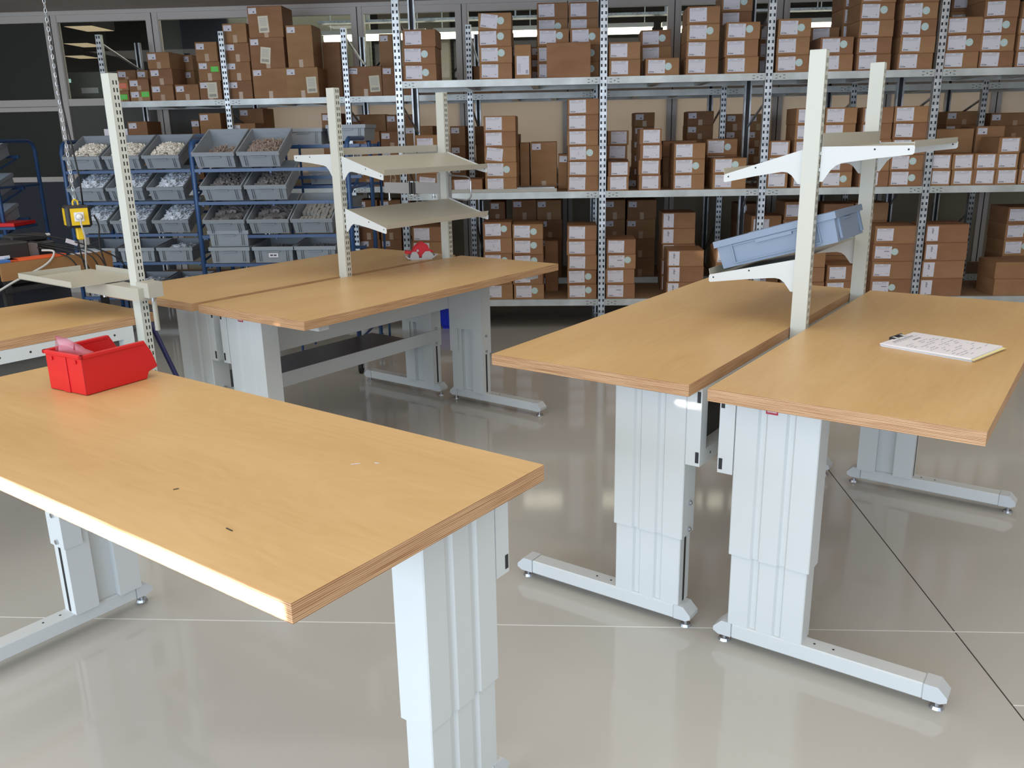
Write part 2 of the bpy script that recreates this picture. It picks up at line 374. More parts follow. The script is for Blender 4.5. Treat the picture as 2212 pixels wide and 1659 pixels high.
# ================================================================ RACKS
def upright_mesh(wd, H, dp=.045, pitch=.05):
    s = MB(); n = int(H/pitch); zs = []
    for k in range(n): zs += [k*pitch, k*pitch+.013, k*pitch+.036]
    zs.append(n*pitch); a = wd/2
    us = [-a, -a+.008, -a+.022, a-.022, a-.008, a]
    s.plate(us, zs, lambda i, j: i in (1, 3) and j % 3 == 1, lambda u, v: (u, 0, v))
    s.box(-a+.003, a-.003, .012, .014, 0, n*pitch, 1)  # dark sheet behind the holes, painting the shade inside the profile
    s.box(-a, -a+.002, 0, dp, 0, n*pitch); s.box(a-.002, a, 0, dp, 0, n*pitch)
    s.box(-a, -a+.014, dp, dp+.002, 0, n*pitch); s.box(a-.014, a, dp, dp+.002, 0, n*pitch)
    s.box(-a-.01, a+.01, -.01, dp+.012, 0, .006, 0)
    return s.mesh('upright', ['galvanised', 'shade_grey'], recalc=False)
def beam_mesh(L, h=.056):
    s = MB(); s.box(0, L, 0, .035, 0, h)
    for e in (1, -1):
        x0 = .02 if e > 0 else L-.10
        for dx, dz, ww, hh in ((0, .012, .018, .004), (0, .036, .018, .004), (.062, .012, .018, .004), (.062, .036, .018, .004), (.037, .02, .006, .010)):
            s.box(x0+dx, x0+dx+ww, -.0008, .0005, dz, dz+hh, 1)
    return s.mesh('beam', ['galvanised_beam', 'dark_void'], bevel=0)
def rack(name, label, xs, Y, dep, levels, H, wd, decks):
    r = tag(empty(name, (0, Y, 0)), label, 'rack')
    um = upright_mesh(wd, H)
    for x in xs:
        ob('upright', um, r, (x, 0, 0)); ob('upright', um, r, (x, dep, 0), (0, 0, math.pi))
        for zz, (a, b) in enumerate(((2.62, 2.42), (1.95, 1.72), (1.55, 1.0), (.9, .45))):
            s = MB(); s.tube([(x+.012, .03, a), (x+.012, dep-.03, b)], .011, 6); part('brace', s, 'galvanised', r)
    for i in range(len(xs)-1):
        x0, x1 = xs[i]+wd/2, xs[i+1]-wd/2; L = x1-x0
        bm_ = beam_mesh(L)
        for z, zb in levels:
            ob('beam', bm_, r, (x0, 0, z-.056)); ob('beam', bm_, r, (x1, dep, z-.056), (0, 0, math.pi))
            d = MB(); d.box(x0-.02, x1+.02, .036, dep-.036, z-.018, z+.001)
            part('shelf_board', d, decks, r)
            for k in range(1, 3):
                d = MB(); xx = x0+L*k/3; d.box(xx-.03, xx+.03, .036, dep-.036, z-.05, z-.019); part('support_bar', d, 'galvanised_beam', r)
    return r
FX = [-1.385, .318, 1.658, 3.003, 4.36]
RX = [-4.53, -3.31, -2.115, -.915, .30, 1.51, 2.72, 3.92, 5.13]
rack('storage_rack', 'galvanised front rack with labelled cartons, running behind the benches to the right', FX, 7.6, .85, ((2.137, 0), (1.217, 0), (.285, 0)), 3.0, .062, 'chipboard')
rack('storage_rack', 'lower galvanised rear rack along the partition, behind the blue trolleys', RX, 8.8, .85, ((2.077, 0), (1.217, 0), (.285, 0)), 2.74, .055, 'chipboard')

# ================================================================ CARTONS
def carton_body(w_, d_, h_, small_ok=True):
    s = MB(); g = .0012; t = .004
    s.box(-w_/2, w_/2, -d_/2, d_/2, 0, h_-t)
    s.box(-w_/2, w_/2, -d_/2, -g, h_-t, h_); s.box(-w_/2, w_/2, g, d_/2, h_-t, h_)
    return s.mesh('carton', ['cardboard'], bevel=.0024 if small_ok else 0)
def label_mesh(kind):
    s = MB(); W_, H_ = {'A': (.137, .103), 'B': (.137, .103), 'P': (.092, .122), 'S': (.078, .052), 'V': (.103, .145), 'R': (.078, .052)}[kind]
    s.box(-W_/2, W_/2, -.0006, 0, -H_/2, H_/2, 0)
    def q(x, z, ww, hh, m=1): s.quad([((x-.5)*W_, -.0009, (z-.5)*H_), ((x-.5+ww)*W_, -.0009, (z-.5)*H_), ((x-.5+ww)*W_, -.0009, (z-.5+hh)*H_), ((x-.5)*W_, -.0009, (z-.5+hh)*H_)], m)
    if kind in 'AB':
        rnd = random.Random(3); q(.13, .91, .035, .045); q(.2, .915, .17, .03, 2)
        for k in range(5): q(.55+k*.07, .915, .055, .035, 1 if k % 2 else 2)
        for row in range(3):
            x = .05
            while x < .82: l_ = rnd.uniform(.02, .07); q(x, .85-row*.045, l_, .018, 2); x += l_+.015
        x = .05
        while x < .34: l_ = rnd.uniform(.006, .02); q(x, .06, l_, .085); x += l_+.008
        q(.05, .19, .2, .015, 2); q(.8, .2, .07, .06, 2); q(.82, .22, .04, .02)
        q(.4, .06, .1, .02, 2)
        if kind == 'B':
            x = .55
            while x < .85: l_ = rnd.uniform(.01, .03); q(x, .56, l_, .07); x += l_+.009
    elif kind == 'P':
        for k in range(5): q(.42, .82-k*.075, .12+.03*(k % 3), .045)
        q(.1, .9, .3, .015, 2); q(.12, .62, .12, .012, 2); q(.7, .42, .14, .015, 2); q(.42, .06, .12, .04); q(.12, .07, .06, .02, 2)
    elif kind == 'V':
        for k in range(6): q(.1+k*.04, .1, .015, .5, 2)
        for k in range(8): q(.72, .06+k*.025, .2, .012)
        q(.5, .85, .2, .02, 2)
    elif kind == 'R':
        for k in range(5): q(.12+k*.15, .62, .13, .16)
        q(.3, .2, .12, .12)
    else:
        q(.08, .8, .5, .04, 2); q(.08, .6, .4, .04, 2); q(.55, .2, .2, .2); q(.6, .45, .12, .05, 2)
    return s.mesh('label', ['label_white', 'ink', 'ink_grey'], recalc=False)
LM = {k: label_mesh(k) for k in 'ABPSVR'}
def disc_mesh():
    s = MB(); s.cyl((0, 0, 0), (0, -1, 0), .029, .0008, 20); s.quad([(-.012, -.0012, -.002), (.012, -.0012, .006), (.012, -.0012, .012), (-.012, -.0012, .004)], 1)
    return s.mesh('round_sticker', ['sticker_mint', 'label_white'], recalc=False)
DM = disc_mesh()
def rect_sticker(m, w_=.075, h_=.048):
    s = MB(); s.box(-w_/2, w_/2, -.0008, 0, -h_/2, h_/2, 0)
    for k in range(3): s.quad([(-w_*.35+k*.002, -.0011, .012-k*.012), (w_*.35, -.0011, .012-k*.012), (w_*.35, -.0011, .015-k*.012), (-w_*.35, -.0011, .015-k*.012)], 1)
    return s.mesh('sticker', [m, 'ink_grey'], recalc=False)
SG, SO = rect_sticker('sticker_green'), rect_sticker('sticker_orange')
def paper_mesh():
    s = MB(); s.box(-.05, .05, -.0008, 0, -.075, .075, 0)
    for k in range(5): s.quad([(-.035, -.0011, .05-k*.015), (.03, -.0011, .05-k*.015), (.03, -.0011, .054-k*.015), (-.035, -.0011, .054-k*.015)], 2)
    for k in range(9): s.quad([(-.035+k*.008, -.0011, -.06), (-.031+k*.008, -.0011, -.06), (-.031+k*.008, -.0011, -.035), (-.035+k*.008, -.0011, -.035)], 1)
    return s.mesh('delivery_note', ['label_cream', 'ink', 'ink_grey'], recalc=False)
PM = paper_mesh()
ORD = ['bottom', 'second up', 'third up', 'fourth up', 'fifth up', 'sixth up']
NTH = ['first', 'second', 'third', 'fourth', 'fifth', 'sixth', 'seventh']
SHN = {'T': 'top', 'M': 'middle', 'B': 'bottom'}
cnt = {}
def hand_s():
    s = MB(); pts = []
    for k in range(13):
        a = math.radians(30+k*20); pts.append((.0055*math.cos(a), -.0016, .006+.006*math.sin(a)))
    for k in range(1, 13):
        a = math.radians(90-k*20); pts.append((.0055*math.cos(a), -.0016, -.006+.006*math.sin(a)))
    s.tube(pts, .0007, 4); return s.mesh('handwritten_letter', ['ink'])
HS = hand_s()
def letter_d():
    s = MB(); pts = []
    out = [(0, 0), (0, .085)]+[(.02+.032*math.cos(math.radians(a)), .0425+.0425*math.sin(math.radians(a))) for a in range(90, -91, -18)]
    for k in range(len(out)):
        a, b = out[k], out[(k+1) % len(out)]; s.tube([(a[0], 0, a[1]), (b[0], 0, b[1])], .005, 4)
    me = s.mesh('printed_letter', ['label_cream']); me.transform(Matrix.Diagonal((1, .15, 1, 1))); return me
STACKS=[
('FT', 'first', 'front', -1.34, -1.066, 2.137, 3, 0.1345, 7.63, 0.33, 'A', (0, 1), {}),
('FT', 'first', 'front', -0.709, -0.438, 2.137, 4, 0.1287, 7.63, 0.33, 'A', (1, 2, 3), {'tilt': 3}),
('FT', 'first', 'front', -0.413, -0.279, 2.137, 1, 0.2658, 7.63, 0.28, 'V', (), {}),
('FT', 'first', 'rear', -0.303, -0.205, 2.137, 3, 0.0973, 8.15, 0.28, 'S', (), {}),
('FT', 'first', 'front', -0.23, 0.03, 2.137, 3, 0.1324, 7.79, 0.33, 'A', (2,), {}),
('FT', 'first', 'rear', -0.244, 0.024, 2.137, 5, 0.1302, 8.17, 0.33, 'A', (3,), {}),
('FT', 'first', 'front', 0.038, 0.289, 2.137, 3, 0.1326, 7.79, 0.33, 'A', (0, 1, 2), {}),
('FT', 'first', 'rear', 0.036, 0.29, 2.137, 5, 0.1296, 8.17, 0.33, 'A', (), {}),
('FT', 'first', 'front', -0.149, 0.211, 2.137, 1, 0.2727, 7.61, 0.15, 'N', (), {}),
('FT', 'second', 'front', 0.359, 0.616, 2.137, 2, 0.1336, 7.63, 0.33, 'A', (), {}),
('FT', 'second', 'front', 0.663, 0.934, 2.137, 1, 0.1359, 7.63, 0.33, 'A', (0,), {}),
('FT', 'second', 'rear', 0.655, 0.911, 2.137, 3, 0.1309, 8.02, 0.33, 'A', (2,), {}),
('FT', 'second', 'front', 0.99, 1.251, 2.137, 4, 0.13, 7.63, 0.33, 'A', (2,), {}),
('FT', 'second', 'front', 1.305, 1.572, 2.137, 3, 0.1315, 7.63, 0.33, 'A', (2,), {}),
('FT', 'second', 'rear', 1.321, 1.578, 2.137, 5, 0.1304, 8.02, 0.33, 'A', (4,), {}),
('FT', 'third', 'rear', 1.654, 1.887, 2.137, 3, 0.1374, 8.02, 0.33, 'A', (), {}),
('FT', 'third', 'front', 1.715, 1.977, 2.137, 3, 0.1361, 7.63, 0.33, 'A', (0, 2), {}),
('FT', 'third', 'front', 2.062, 2.323, 2.137, 2, 0.1324, 7.63, 0.33, 'A', (1,), {}),
('FT', 'third', 'rear', 2.073, 2.312, 2.137, 3, 0.1267, 8.02, 0.33, 'A', (), {}),
('FT', 'third', 'front', 2.357, 2.626, 2.137, 5, 0.1281, 7.63, 0.33, 'A', (3,), {'lean': 1}),
('FT', 'third', 'rear', 2.333, 2.586, 2.137, 5, 0.1307, 8.02, 0.33, 'A', (), {}),
('FT', 'third', 'front', 2.684, 2.958, 2.137, 5, 0.127, 7.63, 0.33, 'A', (2, 3), {}),
('FT', 'fourth', 'front', 3.045, 3.315, 2.137, 3, 0.1295, 7.63, 0.33, 'A', (1,), {}),
('FT', 'fourth', 'front', 3.313, 3.578, 2.137, 5, 0.1263, 7.63, 0.33, 'A', (1, 2), {}),
('FT', 'fourth', 'front', 3.604, 3.871, 2.137, 4, 0.124, 7.63, 0.33, 'A', (), {}),
('FT', 'fourth', 'rear', 3.216, 3.481, 2.137, 4, 0.1575, 8.02, 0.33, 'A', (), {}),
('FM', 'first', 'front', -1.275, -1.023, 1.217, 3, 0.1624, 7.63, 0.33, 'A', (), {'tilt': 0}),
('FM', 'first', 'front', -0.97, -0.71, 1.217, 1, 0.1145, 7.63, 0.33, 'A', (), {}),
('FM', 'first', 'front', -0.683, -0.414, 1.217, 5, 0.1259, 7.63, 0.33, 'A', (1,), {'tilt': 2}),
('FM', 'first', 'rear', -0.657, -0.408, 1.217, 4, 0.1198, 8.02, 0.33, 'N', (), {}),
('FM', 'first', 'rear', -0.4, -0.317, 1.217, 1, 0.4046, 8.02, 0.28, 'N', (), {}),
('FM', 'first', 'rear', -0.304, -0.073, 1.217, 1, 0.4095, 8.02, 0.33, 'S', (), {}),
('FM', 'first', 'rear', -0.06, 0.08, 1.217, 1, 0.2988, 8.02, 0.28, 'S', (), {}),
('FM', 'first', 'front', 0.021, 0.282, 1.217, 6, 0.1254, 7.63, 0.33, 'A', (2,), {}),
('FM', 'second', 'front', 0.363, 0.543, 1.217, 2, 0.1198, 7.63, 0.33, 'A', (), {}),
('FM', 'second', 'rear', 0.372, 0.556, 1.217, 4, 0.1231, 8.02, 0.33, 'A', (), {}),
('FM', 'second', 'rear', 0.585, 0.644, 1.217, 1, 0.0469, 8.2, 0.28, 'S', (), {}),
('FM', 'second', 'front', 0.626, 0.808, 1.217, 4, 0.1254, 7.63, 0.33, 'A', (), {}),
('FM', 'second', 'front', 0.915, 1.174, 1.217, 3, 0.1267, 7.63, 0.33, 'A', (1,), {}),
('FM', 'second', 'rear', 0.867, 1.16, 1.217, 3, 0.132, 8.02, 0.33, 'N', (), {}),
('FM', 'second', 'front', 1.246, 1.523, 1.217, 2, 0.1271, 7.63, 0.33, 'A', (1,), {}),
('FM', 'second', 'rear', 1.249, 1.515, 1.217, 3, 0.135, 8.02, 0.33, 'A', (2,), {}),
('FM', 'third', 'front', 1.688, 1.871, 1.217, 3, 0.1286, 7.63, 0.33, 'A', (), {}),
('FM', 'third', 'front', 1.908, 2.139, 1.217, 5, 0.1284, 7.63, 0.33, 'A', (), {}),
('FM', 'third', 'front', 2.146, 2.399, 1.217, 5, 0.1281, 7.63, 0.33, 'A', (0,), {}),
('FM', 'third', 'front', 2.451, 2.695, 1.217, 5, 0.1277, 7.63, 0.33, 'A', (), {}),
('FM', 'third', 'front', 2.705, 2.974, 1.217, 5, 0.128, 7.63, 0.33, 'A', (0, 1), {}),
('FM', 'fourth', 'front', 3.033, 3.202, 1.217, 2, 0.1292, 7.63, 0.33, 'A', (), {}),
('FM', 'fourth', 'front', 3.209, 3.381, 1.217, 2, 0.1277, 7.63, 0.33, 'A', (), {}),
('FM', 'fourth', 'front', 3.388, 3.563, 1.217, 2, 0.128, 7.63, 0.33, 'A', (), {}),
('FM', 'fourth', 'front', 3.565, 3.74, 1.217, 3, 0.1272, 7.63, 0.33, 'A', (), {}),
('FM', 'fourth', 'front', 3.755, 3.933, 1.217, 2, 0.1267, 7.63, 0.33, 'A', (), {}),
('FM', 'fourth', 'rear', 3.218, 3.533, 1.217, 1, 0.454, 8.05, 0.33, 'N', (), {}),
('FM', 'fourth', 'rear', 3.554, 3.789, 1.217, 1, 0.4715, 8.05, 0.33, 'S', (), {}),
('FB', 'first', 'front', -1.342, -1.078, 0.285, 5, 0.1291, 7.63, 0.33, 'B', (), {}),
('FB', 'first', 'front', -0.716, -0.467, 0.285, 5, 0.1356, 7.63, 0.33, 'A', (2, 4), {}),
('FB', 'first', 'front', -0.459, -0.194, 0.285, 5, 0.1317, 7.63, 0.33, 'A', (0, 2, 3, 4), {}),
('FB', 'first', 'rear', -0.183, -0.064, 0.285, 1, 0.4663, 8.02, 0.28, 'N', (), {}),
('FB', 'first', 'front', 0.021, 0.275, 0.285, 5, 0.1282, 7.63, 0.33, 'A', (0, 1), {}),
('FB', 'second', 'front', 0.357, 0.61, 0.285, 4, 0.1294, 7.63, 0.33, 'B', (2,), {}),
('FB', 'second', 'front', 0.892, 1.204, 0.285, 3, 0.1385, 7.63, 0.33, 'P', (), {}),
('FB', 'second', 'rear', 0.881, 1.178, 0.285, 5, 0.1411, 8.02, 0.33, 'P', (), {}),
('FB', 'second', 'front', 1.308, 1.594, 0.285, 3, 0.1437, 7.63, 0.33, 'A', (), {}),
('FB', 'third', 'rear', 1.673, 1.938, 0.285, 4, 0.1667, 8.02, 0.33, 'B', (), {}),
('FB', 'third', 'rear', 1.958, 2.245, 0.285, 5, 0.157, 8.02, 0.33, 'B', (), {}),
('FB', 'third', 'front', 1.982, 2.242, 0.285, 3, 0.1294, 7.63, 0.33, 'B', (), {}),
('FB', 'third', 'front', 2.262, 2.513, 0.285, 2, 0.1369, 7.63, 0.33, 'B', (), {}),
('FB', 'third', 'rear', 2.307, 2.565, 0.285, 5, 0.1528, 8.02, 0.33, 'N', (), {}),
('FB', 'third', 'rear', 2.576, 2.865, 0.285, 5, 0.1537, 8.02, 0.33, 'S', (), {}),
('FB', 'third', 'front', 2.638, 3.006, 0.285, 4, 0.1509, 7.63, 0.33, 'B', (0, 2), {}),
('FB', 'fourth', 'front', 3.055, 3.409, 0.285, 4, 0.1526, 7.63, 0.33, 'P', (), {}),
('FB', 'fourth', 'rear', 3.898, 4.205, 0.285, 5, 0.1428, 8.02, 0.33, 'A', (2, 3), {}),
('FB', 'fourth', 'front', 3.675, 4.104, 0.285, 2, 0.1433, 7.63, 0.33, 'N', (), {}),
('RT', 'first', 'front', -4.501, -4.321, 2.077, 2, 0.1064, 8.86, 0.33, 'S', (), {'col': 'orange'}),
('RT', 'first', 'front', -4.316, -4.118, 2.077, 2, 0.1064, 8.86, 0.33, 'S', (), {'col': 'green'}),
('RT', 'first', 'rear', -4.609, -4.413, 2.077, 3, 0.1086, 9.24, 0.33, 'S', (), {}),
('RT', 'first', 'rear', -4.403, -4.285, 2.077, 3, 0.1074, 9.24, 0.28, 'S', (), {}),
('RT', 'first', 'front', -4.091, -3.867, 2.077, 3, 0.1519, 8.86, 0.33, 'S', (), {}),
('RT', 'first', 'front', -3.848, -3.61, 2.077, 1, 0.1505, 8.86, 0.33, 'S', (), {}),
('RT', 'first', 'rear', -3.923, -3.796, 2.077, 3, 0.1527, 9.24, 0.28, 'S', (), {}),
('RT', 'first', 'front', -3.599, -3.381, 2.077, 3, 0.179, 8.86, 0.33, 'S', (), {'col': 'green2'}),
('RT', 'second', 'front', -3.307, -3.072, 2.077, 4, 0.1742, 8.86, 0.33, 'S', (), {}),
('RT', 'second', 'front', -3.054, -2.715, 2.077, 3, 0.282, 8.86, 0.33, 'S', (), {'col': 'paper'}),
('RT', 'second', 'front', -2.722, -2.405, 2.077, 1, 0.2835, 8.86, 0.33, 'S', (), {'col': 'paper'}),
('RT', 'second', 'top', -2.687, -2.433, 2.361, 1, 0.3816, 8.86, 0.33, 'S', (), {}),
('RT', 'second', 'rear', -2.442, -2.265, 2.077, 1, 0.5414, 9.24, 0.33, 'N', (), {}),
('RT', 'third', 'front', -2.102, -1.778, 2.077, 1, 0.278, 8.86, 0.33, 'S', (), {'col': 'paper'}),
('RT', 'third', 'front', -1.773, -1.46, 2.077, 1, 0.2708, 8.86, 0.33, 'S', (), {}),
('RT', 'third', 'rear', -1.86, -1.727, 2.077, 1, 0.606, 9.24, 0.28, 'S', (), {}),
('RT', 'fourth', 'front', -0.877, -0.626, 2.077, 1, 0.2556, 8.86, 0.33, 'N', (), {}),
('RM', 'first', 'front', -4.387, -4.19, 1.217, 3, 0.2235, 8.86, 0.33, 'S', (), {}),
('RM', 'first', 'rear', -3.887, -3.808, 1.217, 3, 0.2284, 9.24, 0.28, 'S', (), {}),
('RM', 'first', 'front', -3.639, -3.425, 1.217, 3, 0.2452, 8.86, 0.33, 'S', (), {}),
('RM', 'second', 'front', -3.326, -3.084, 1.217, 3, 0.2108, 8.86, 0.33, 'S', (), {'col': 'green3'}),
('RM', 'second', 'rear', -3.365, -3.114, 1.217, 3, 0.2611, 9.24, 0.33, 'S', (), {}),
('RM', 'second', 'front', -2.401, -2.241, 1.217, 3, 0.2373, 8.86, 0.33, 'S', (), {}),
('RM', 'third', 'rear', -2.201, -1.841, 1.217, 3, 0.2335, 9.24, 0.33, 'S', (), {}),
('RM', 'third', 'front', -2.107, -1.836, 1.217, 3, 0.1768, 8.86, 0.33, 'S', (), {}),
('RM', 'third', 'front', -1.827, -1.603, 1.217, 3, 0.1752, 8.86, 0.33, 'S', (), {}),
('RM', 'third', 'rear', -1.832, -1.566, 1.217, 3, 0.2314, 9.24, 0.33, 'S', (), {}),
('RM', 'third', 'front', -1.579, -1.296, 1.217, 3, 0.191, 8.86, 0.33, 'S', (), {}),
('RM', 'third', 'front', -1.129, -0.982, 1.217, 3, 0.1886, 8.86, 0.28, 'S', (), {}),
('RM', 'fourth', 'rear', -0.918, -0.669, 1.217, 3, 0.1879, 9.24, 0.33, 'N', (), {}),
('RM', 'fifth', 'rear', 0.689, 0.887, 1.217, 5, 0.1322, 9.1, 0.33, 'S', (), {}),
('RM', 'fifth', 'rear', 1.217, 1.474, 1.217, 5, 0.1326, 9.1, 0.33, 'S', (), {}),
('RM', 'sixth', 'rear', 1.597, 1.775, 1.217, 4, 0.1575, 9.1, 0.33, 'S', (), {}),
('RM', 'sixth', 'rear', 1.798, 2.02, 1.217, 4, 0.1565, 9.1, 0.33, 'S', (), {}),
('RM', 'seventh', 'rear', 3.682, 4.019, 1.217, 5, 0.1223, 9.0, 0.33, 'S', (), {}),
('RM', 'eighth', 'rear', 4.097, 4.554, 1.217, 5, 0.1179, 9.0, 0.33, 'S', (), {}),
('RB', 'third', 'front', -2.105, -1.894, 0.285, 4, 0.1993, 8.86, 0.33, 'S', (), {}),
('RB', 'third', 'front', -1.875, -1.665, 0.285, 4, 0.1985, 8.86, 0.33, 'S', (), {}),
('RB', 'third', 'front', -1.646, -1.56, 0.285, 4, 0.198, 8.86, 0.28, 'N', (), {}),
('RB', 'fourth', 'front', -0.754, -0.604, 0.285, 4, 0.1902, 8.86, 0.33, 'S', (), {}),
('RB', 'fourth', 'front', -0.524, -0.284, 0.285, 4, 0.1938, 8.86, 0.33, 'S', (), {}),
('RB', 'fourth', 'front', -0.275, -0.032, 0.285, 4, 0.1929, 8.86, 0.33, 'S', (), {}),
('RB', 'fifth', 'front', 0.397, 0.6, 0.285, 4, 0.1906, 8.86, 0.33, 'S', (), {}),
('RB', 'fifth', 'front', 0.619, 0.905, 0.285, 4, 0.1897, 8.86, 0.33, 'S', (), {}),
('RB', 'sixth', 'front', 1.704, 1.932, 0.285, 4, 0.177, 8.86, 0.33, 'S', (), {}),
]
for rs, bay, row, X0, X1, z0, n, h, Y, d, kind, dots, ex in STACKS:
    key = (rs, bay, row); cnt[key] = cnt.get(key, 0)+1; k_ = NTH[cnt[key]-1]
    wd = X1-X0; xc = (X0+X1)/2; bmz = carton_body(wd, d, h)
    rackn = 'front' if rs[0] == 'F' else 'rear'
    rj = random.Random(hash((round(X0*1000), round(z0*1000))) & 0xffff)
    small = (rs[0] == 'R') or kind in 'SN'
    for i in range(n):
        jx = rj.uniform(-.0035, .0035) if n > 1 else 0; jy = rj.uniform(0, .012) if i else 0
        c = ob('carton', bmz, None, (xc+jx, Y+d/2+jy, z0+i*h), (0, 0, math.radians(rj.uniform(-1.3, 1.3)) if n > 1 and wd > .15 else 0))
        feat = 'Carton'
        if kind in 'AB' : feat = 'White-labelled carton'
        if i in dots: feat = 'Mint-dotted carton'
        if kind == 'P': feat = 'Portrait-labelled carton'
        if kind == 'N': feat = 'Plain brown carton'
        if kind == 'S': feat = 'Small-labelled carton'
        pos = ORD[i] if n > 1 else 'alone'
        if n > 1 and i == n-1: pos = 'topmost'
        lab = '%s, %s in %s %s-row stack, %s bay, %s shelf, %s rack' % (feat, pos, k_, row if row != 'rear' else 'back', bay, SHN[rs[1]], rackn)
        if row == 'top': lab = 'Tall carton standing on another, second bay, top shelf, rear rack'
        tag(c, lab, 'carton', 'cartons on the %s rack' % rackn)
        yf = -d/2-.0003
        if kind in 'AB':
            lx = -wd/2+.012+.0685 if wd > .2 else 0
            ry = math.radians(rj.uniform(-1.5, 1.5))
            if ex.get('tilt') == i: ry = math.radians(7)
            ob('label', LM[kind if kind == 'A' or i % 2 == n % 2 else 'A'], c, (lx+rj.uniform(0, .008), yf, h*.5+.002), (0, ry, 0))
            if (rs == 'FB' and abs(X0+.716) < .01 and i in (3, 4)) or (rs == 'FM' and abs(X0-.021) < .01 and i == 2):
                ob('handwritten_letter', HS, c, (lx+.008, yf, h*.5))
            if i in dots: ob('round_sticker', DM, c, (min(lx+.0685+.034, wd/2-.03), yf, h*.55+rj.uniform(-.008, .008)), (0, rj.uniform(-1, 1), 0))
        elif kind == 'P': ob('label', LM['P'], c, (-wd/2+.058, yf, h*.5), (0, rj.uniform(-.01, .01), 0))
        elif kind == 'V': ob('label', LM['V'], c, (0, yf, .105))
        elif kind == 'S':
            s_ = LM['R'] if ex.get('col') == 'paper' and abs(X0+2.1) < .12 else LM['S']
            ob('label', s_, c, (-wd/2+min(.05, wd/2), yf, h-min(.042, h*.4)), (0, rj.uniform(-.04, .04), 0))
            if wd > .15:
                s = MB(); s.box(-.02, .02, yf-.0004, yf, 0, min(.07, h*.4)); part('tape', s, 'parcel_tape', c)
        if rs == 'RM' and abs(X0+1.827) < .01 and i == 0:
            o_ = ob('printed_letter', letter_d(), c, (.0-.04, yf-.001, .03), (0, math.radians(10), 0)); o_['label'] = 'large pale letter D'
        col = ex.get('col')
        if col == 'orange': ob('sticker', SO if i == 1 else SG, c, (.035, yf, h*.42), (0, 0, 0))
        if col == 'green' and i == 0: ob('sticker', SG, c, (.055, yf, h*.62))
        if col == 'green2':
            if i == 1: ob('sticker', SG, c, (.055, yf, h*.6))
            if i == 0: ob('delivery_note', PM, c, (.02, yf, h*.5))
        if col == 'green3' and i == n-1: ob('sticker', SG, c, (.055, yf, h*.55))
        if col == 'paper' and (i > 0 or n == 1) and h > .16: ob('delivery_note', PM, c, (.09 if n == 1 else -.02, yf, h*.42), (0, math.radians(rj.uniform(-8, 8)), 0))
# loose metal parts lying on the front rack's middle shelf
t = tag(empty('shelf_panel', (0, 0, 0)), 'long cream sheet-metal panel lying along the front rack middle shelf', 'panel')
t.location = (-.56, 7.60, 1.2185); s = MB(); s.box(-.49, .49, 0, .012, 0, .028); s.box(-.49, .49, .012, .028, 0, .004); part('panel_face', s, 'shelf_paint', t)
s = MB(); s.box(-.19, .19, 0, .3, 0, .034); s.box(-.19, .19, -.002, 0, .028, .034); s.box(-.19, .19, -.002, 0, 0, .004)
o = ob('metal_profile', s.mesh('metal_profile', ['galvanised']), None, (-.28, 7.66, 1.2185)); tag(o, 'short shiny metal profile behind the cream panel on the middle shelf', 'profile')

# ================================================================ TOTES AND TROLLEYS
def tote_mesh(W_=.302, D_=.395, H_=.118, m='tote_grey'):
    s = MB(); t = .004; b = .015; rim = .026
    # tapered outer walls, inner walls, floor (open top)
    def ring(x, y, z): return [(-x, 0+y, z), (x, 0+y, z), (x, D_-y, z), (-x, D_-y, z)]
    lv = [ring(W_/2-b, b, 0), ring(W_/2-.010, .010, H_-rim), ring(W_/2, 0, H_-rim), ring(W_/2, 0, H_), ring(W_/2-.008, .008, H_), ring(W_/2-b-t, b+t, t)]
    for a, c in zip(lv[:-1], lv[1:]):
        for k in range(4): j = (k+1) % 4; s.quad([a[k], a[j], c[j], c[k]])
    s.quad(lv[0][::-1]); s.quad(lv[-1])
    # ribs and label rail on each end
    for yy, sg in ((0, -1), (D_, 1)):
        for x in (-W_/2+.045, -W_/2+.058, W_/2-.058, W_/2-.045):
            y0 = yy-sg*.012; s.box(x-.002, x+.002, min(y0, yy-sg*.002), max(y0, yy-sg*.002), .012, H_-rim)
        a, b2 = sorted((yy-sg*.012, yy-sg*.001)); s.box(-.05, .05, a, b2, H_-rim-.012, H_-rim-.006)
    if D_ > .45:      # the big tote also has ribs, a framed field and a grip strip along its long sides
        for sg in (-1, 1):
            xo = sg*(W_/2-.003)
            for y in (.075, D_-.075): s.box(min(xo, xo-sg*.012), max(xo, xo-sg*.012), y-.002, y+.002, .012, H_-rim)
            s.box(min(xo, xo-sg*.010), max(xo, xo-sg*.010), .075, D_-.075, .012, .016)
            s.box(min(xo, xo-sg*.012), max(xo, xo-sg*.012), .075, D_-.075, H_-rim-.008, H_-rim-.004)
            s.box(min(xo+sg*.001, xo-sg*.010), max(xo+sg*.001, xo-sg*.010), D_/2-.075, D_/2+.075, H_-rim-.018, H_-rim-.008)
    return s.mesh('tote', [m], recalc=True)
TM = tote_mesh(); TL = tote_mesh(.395, .505, .118, 'tote_blue')
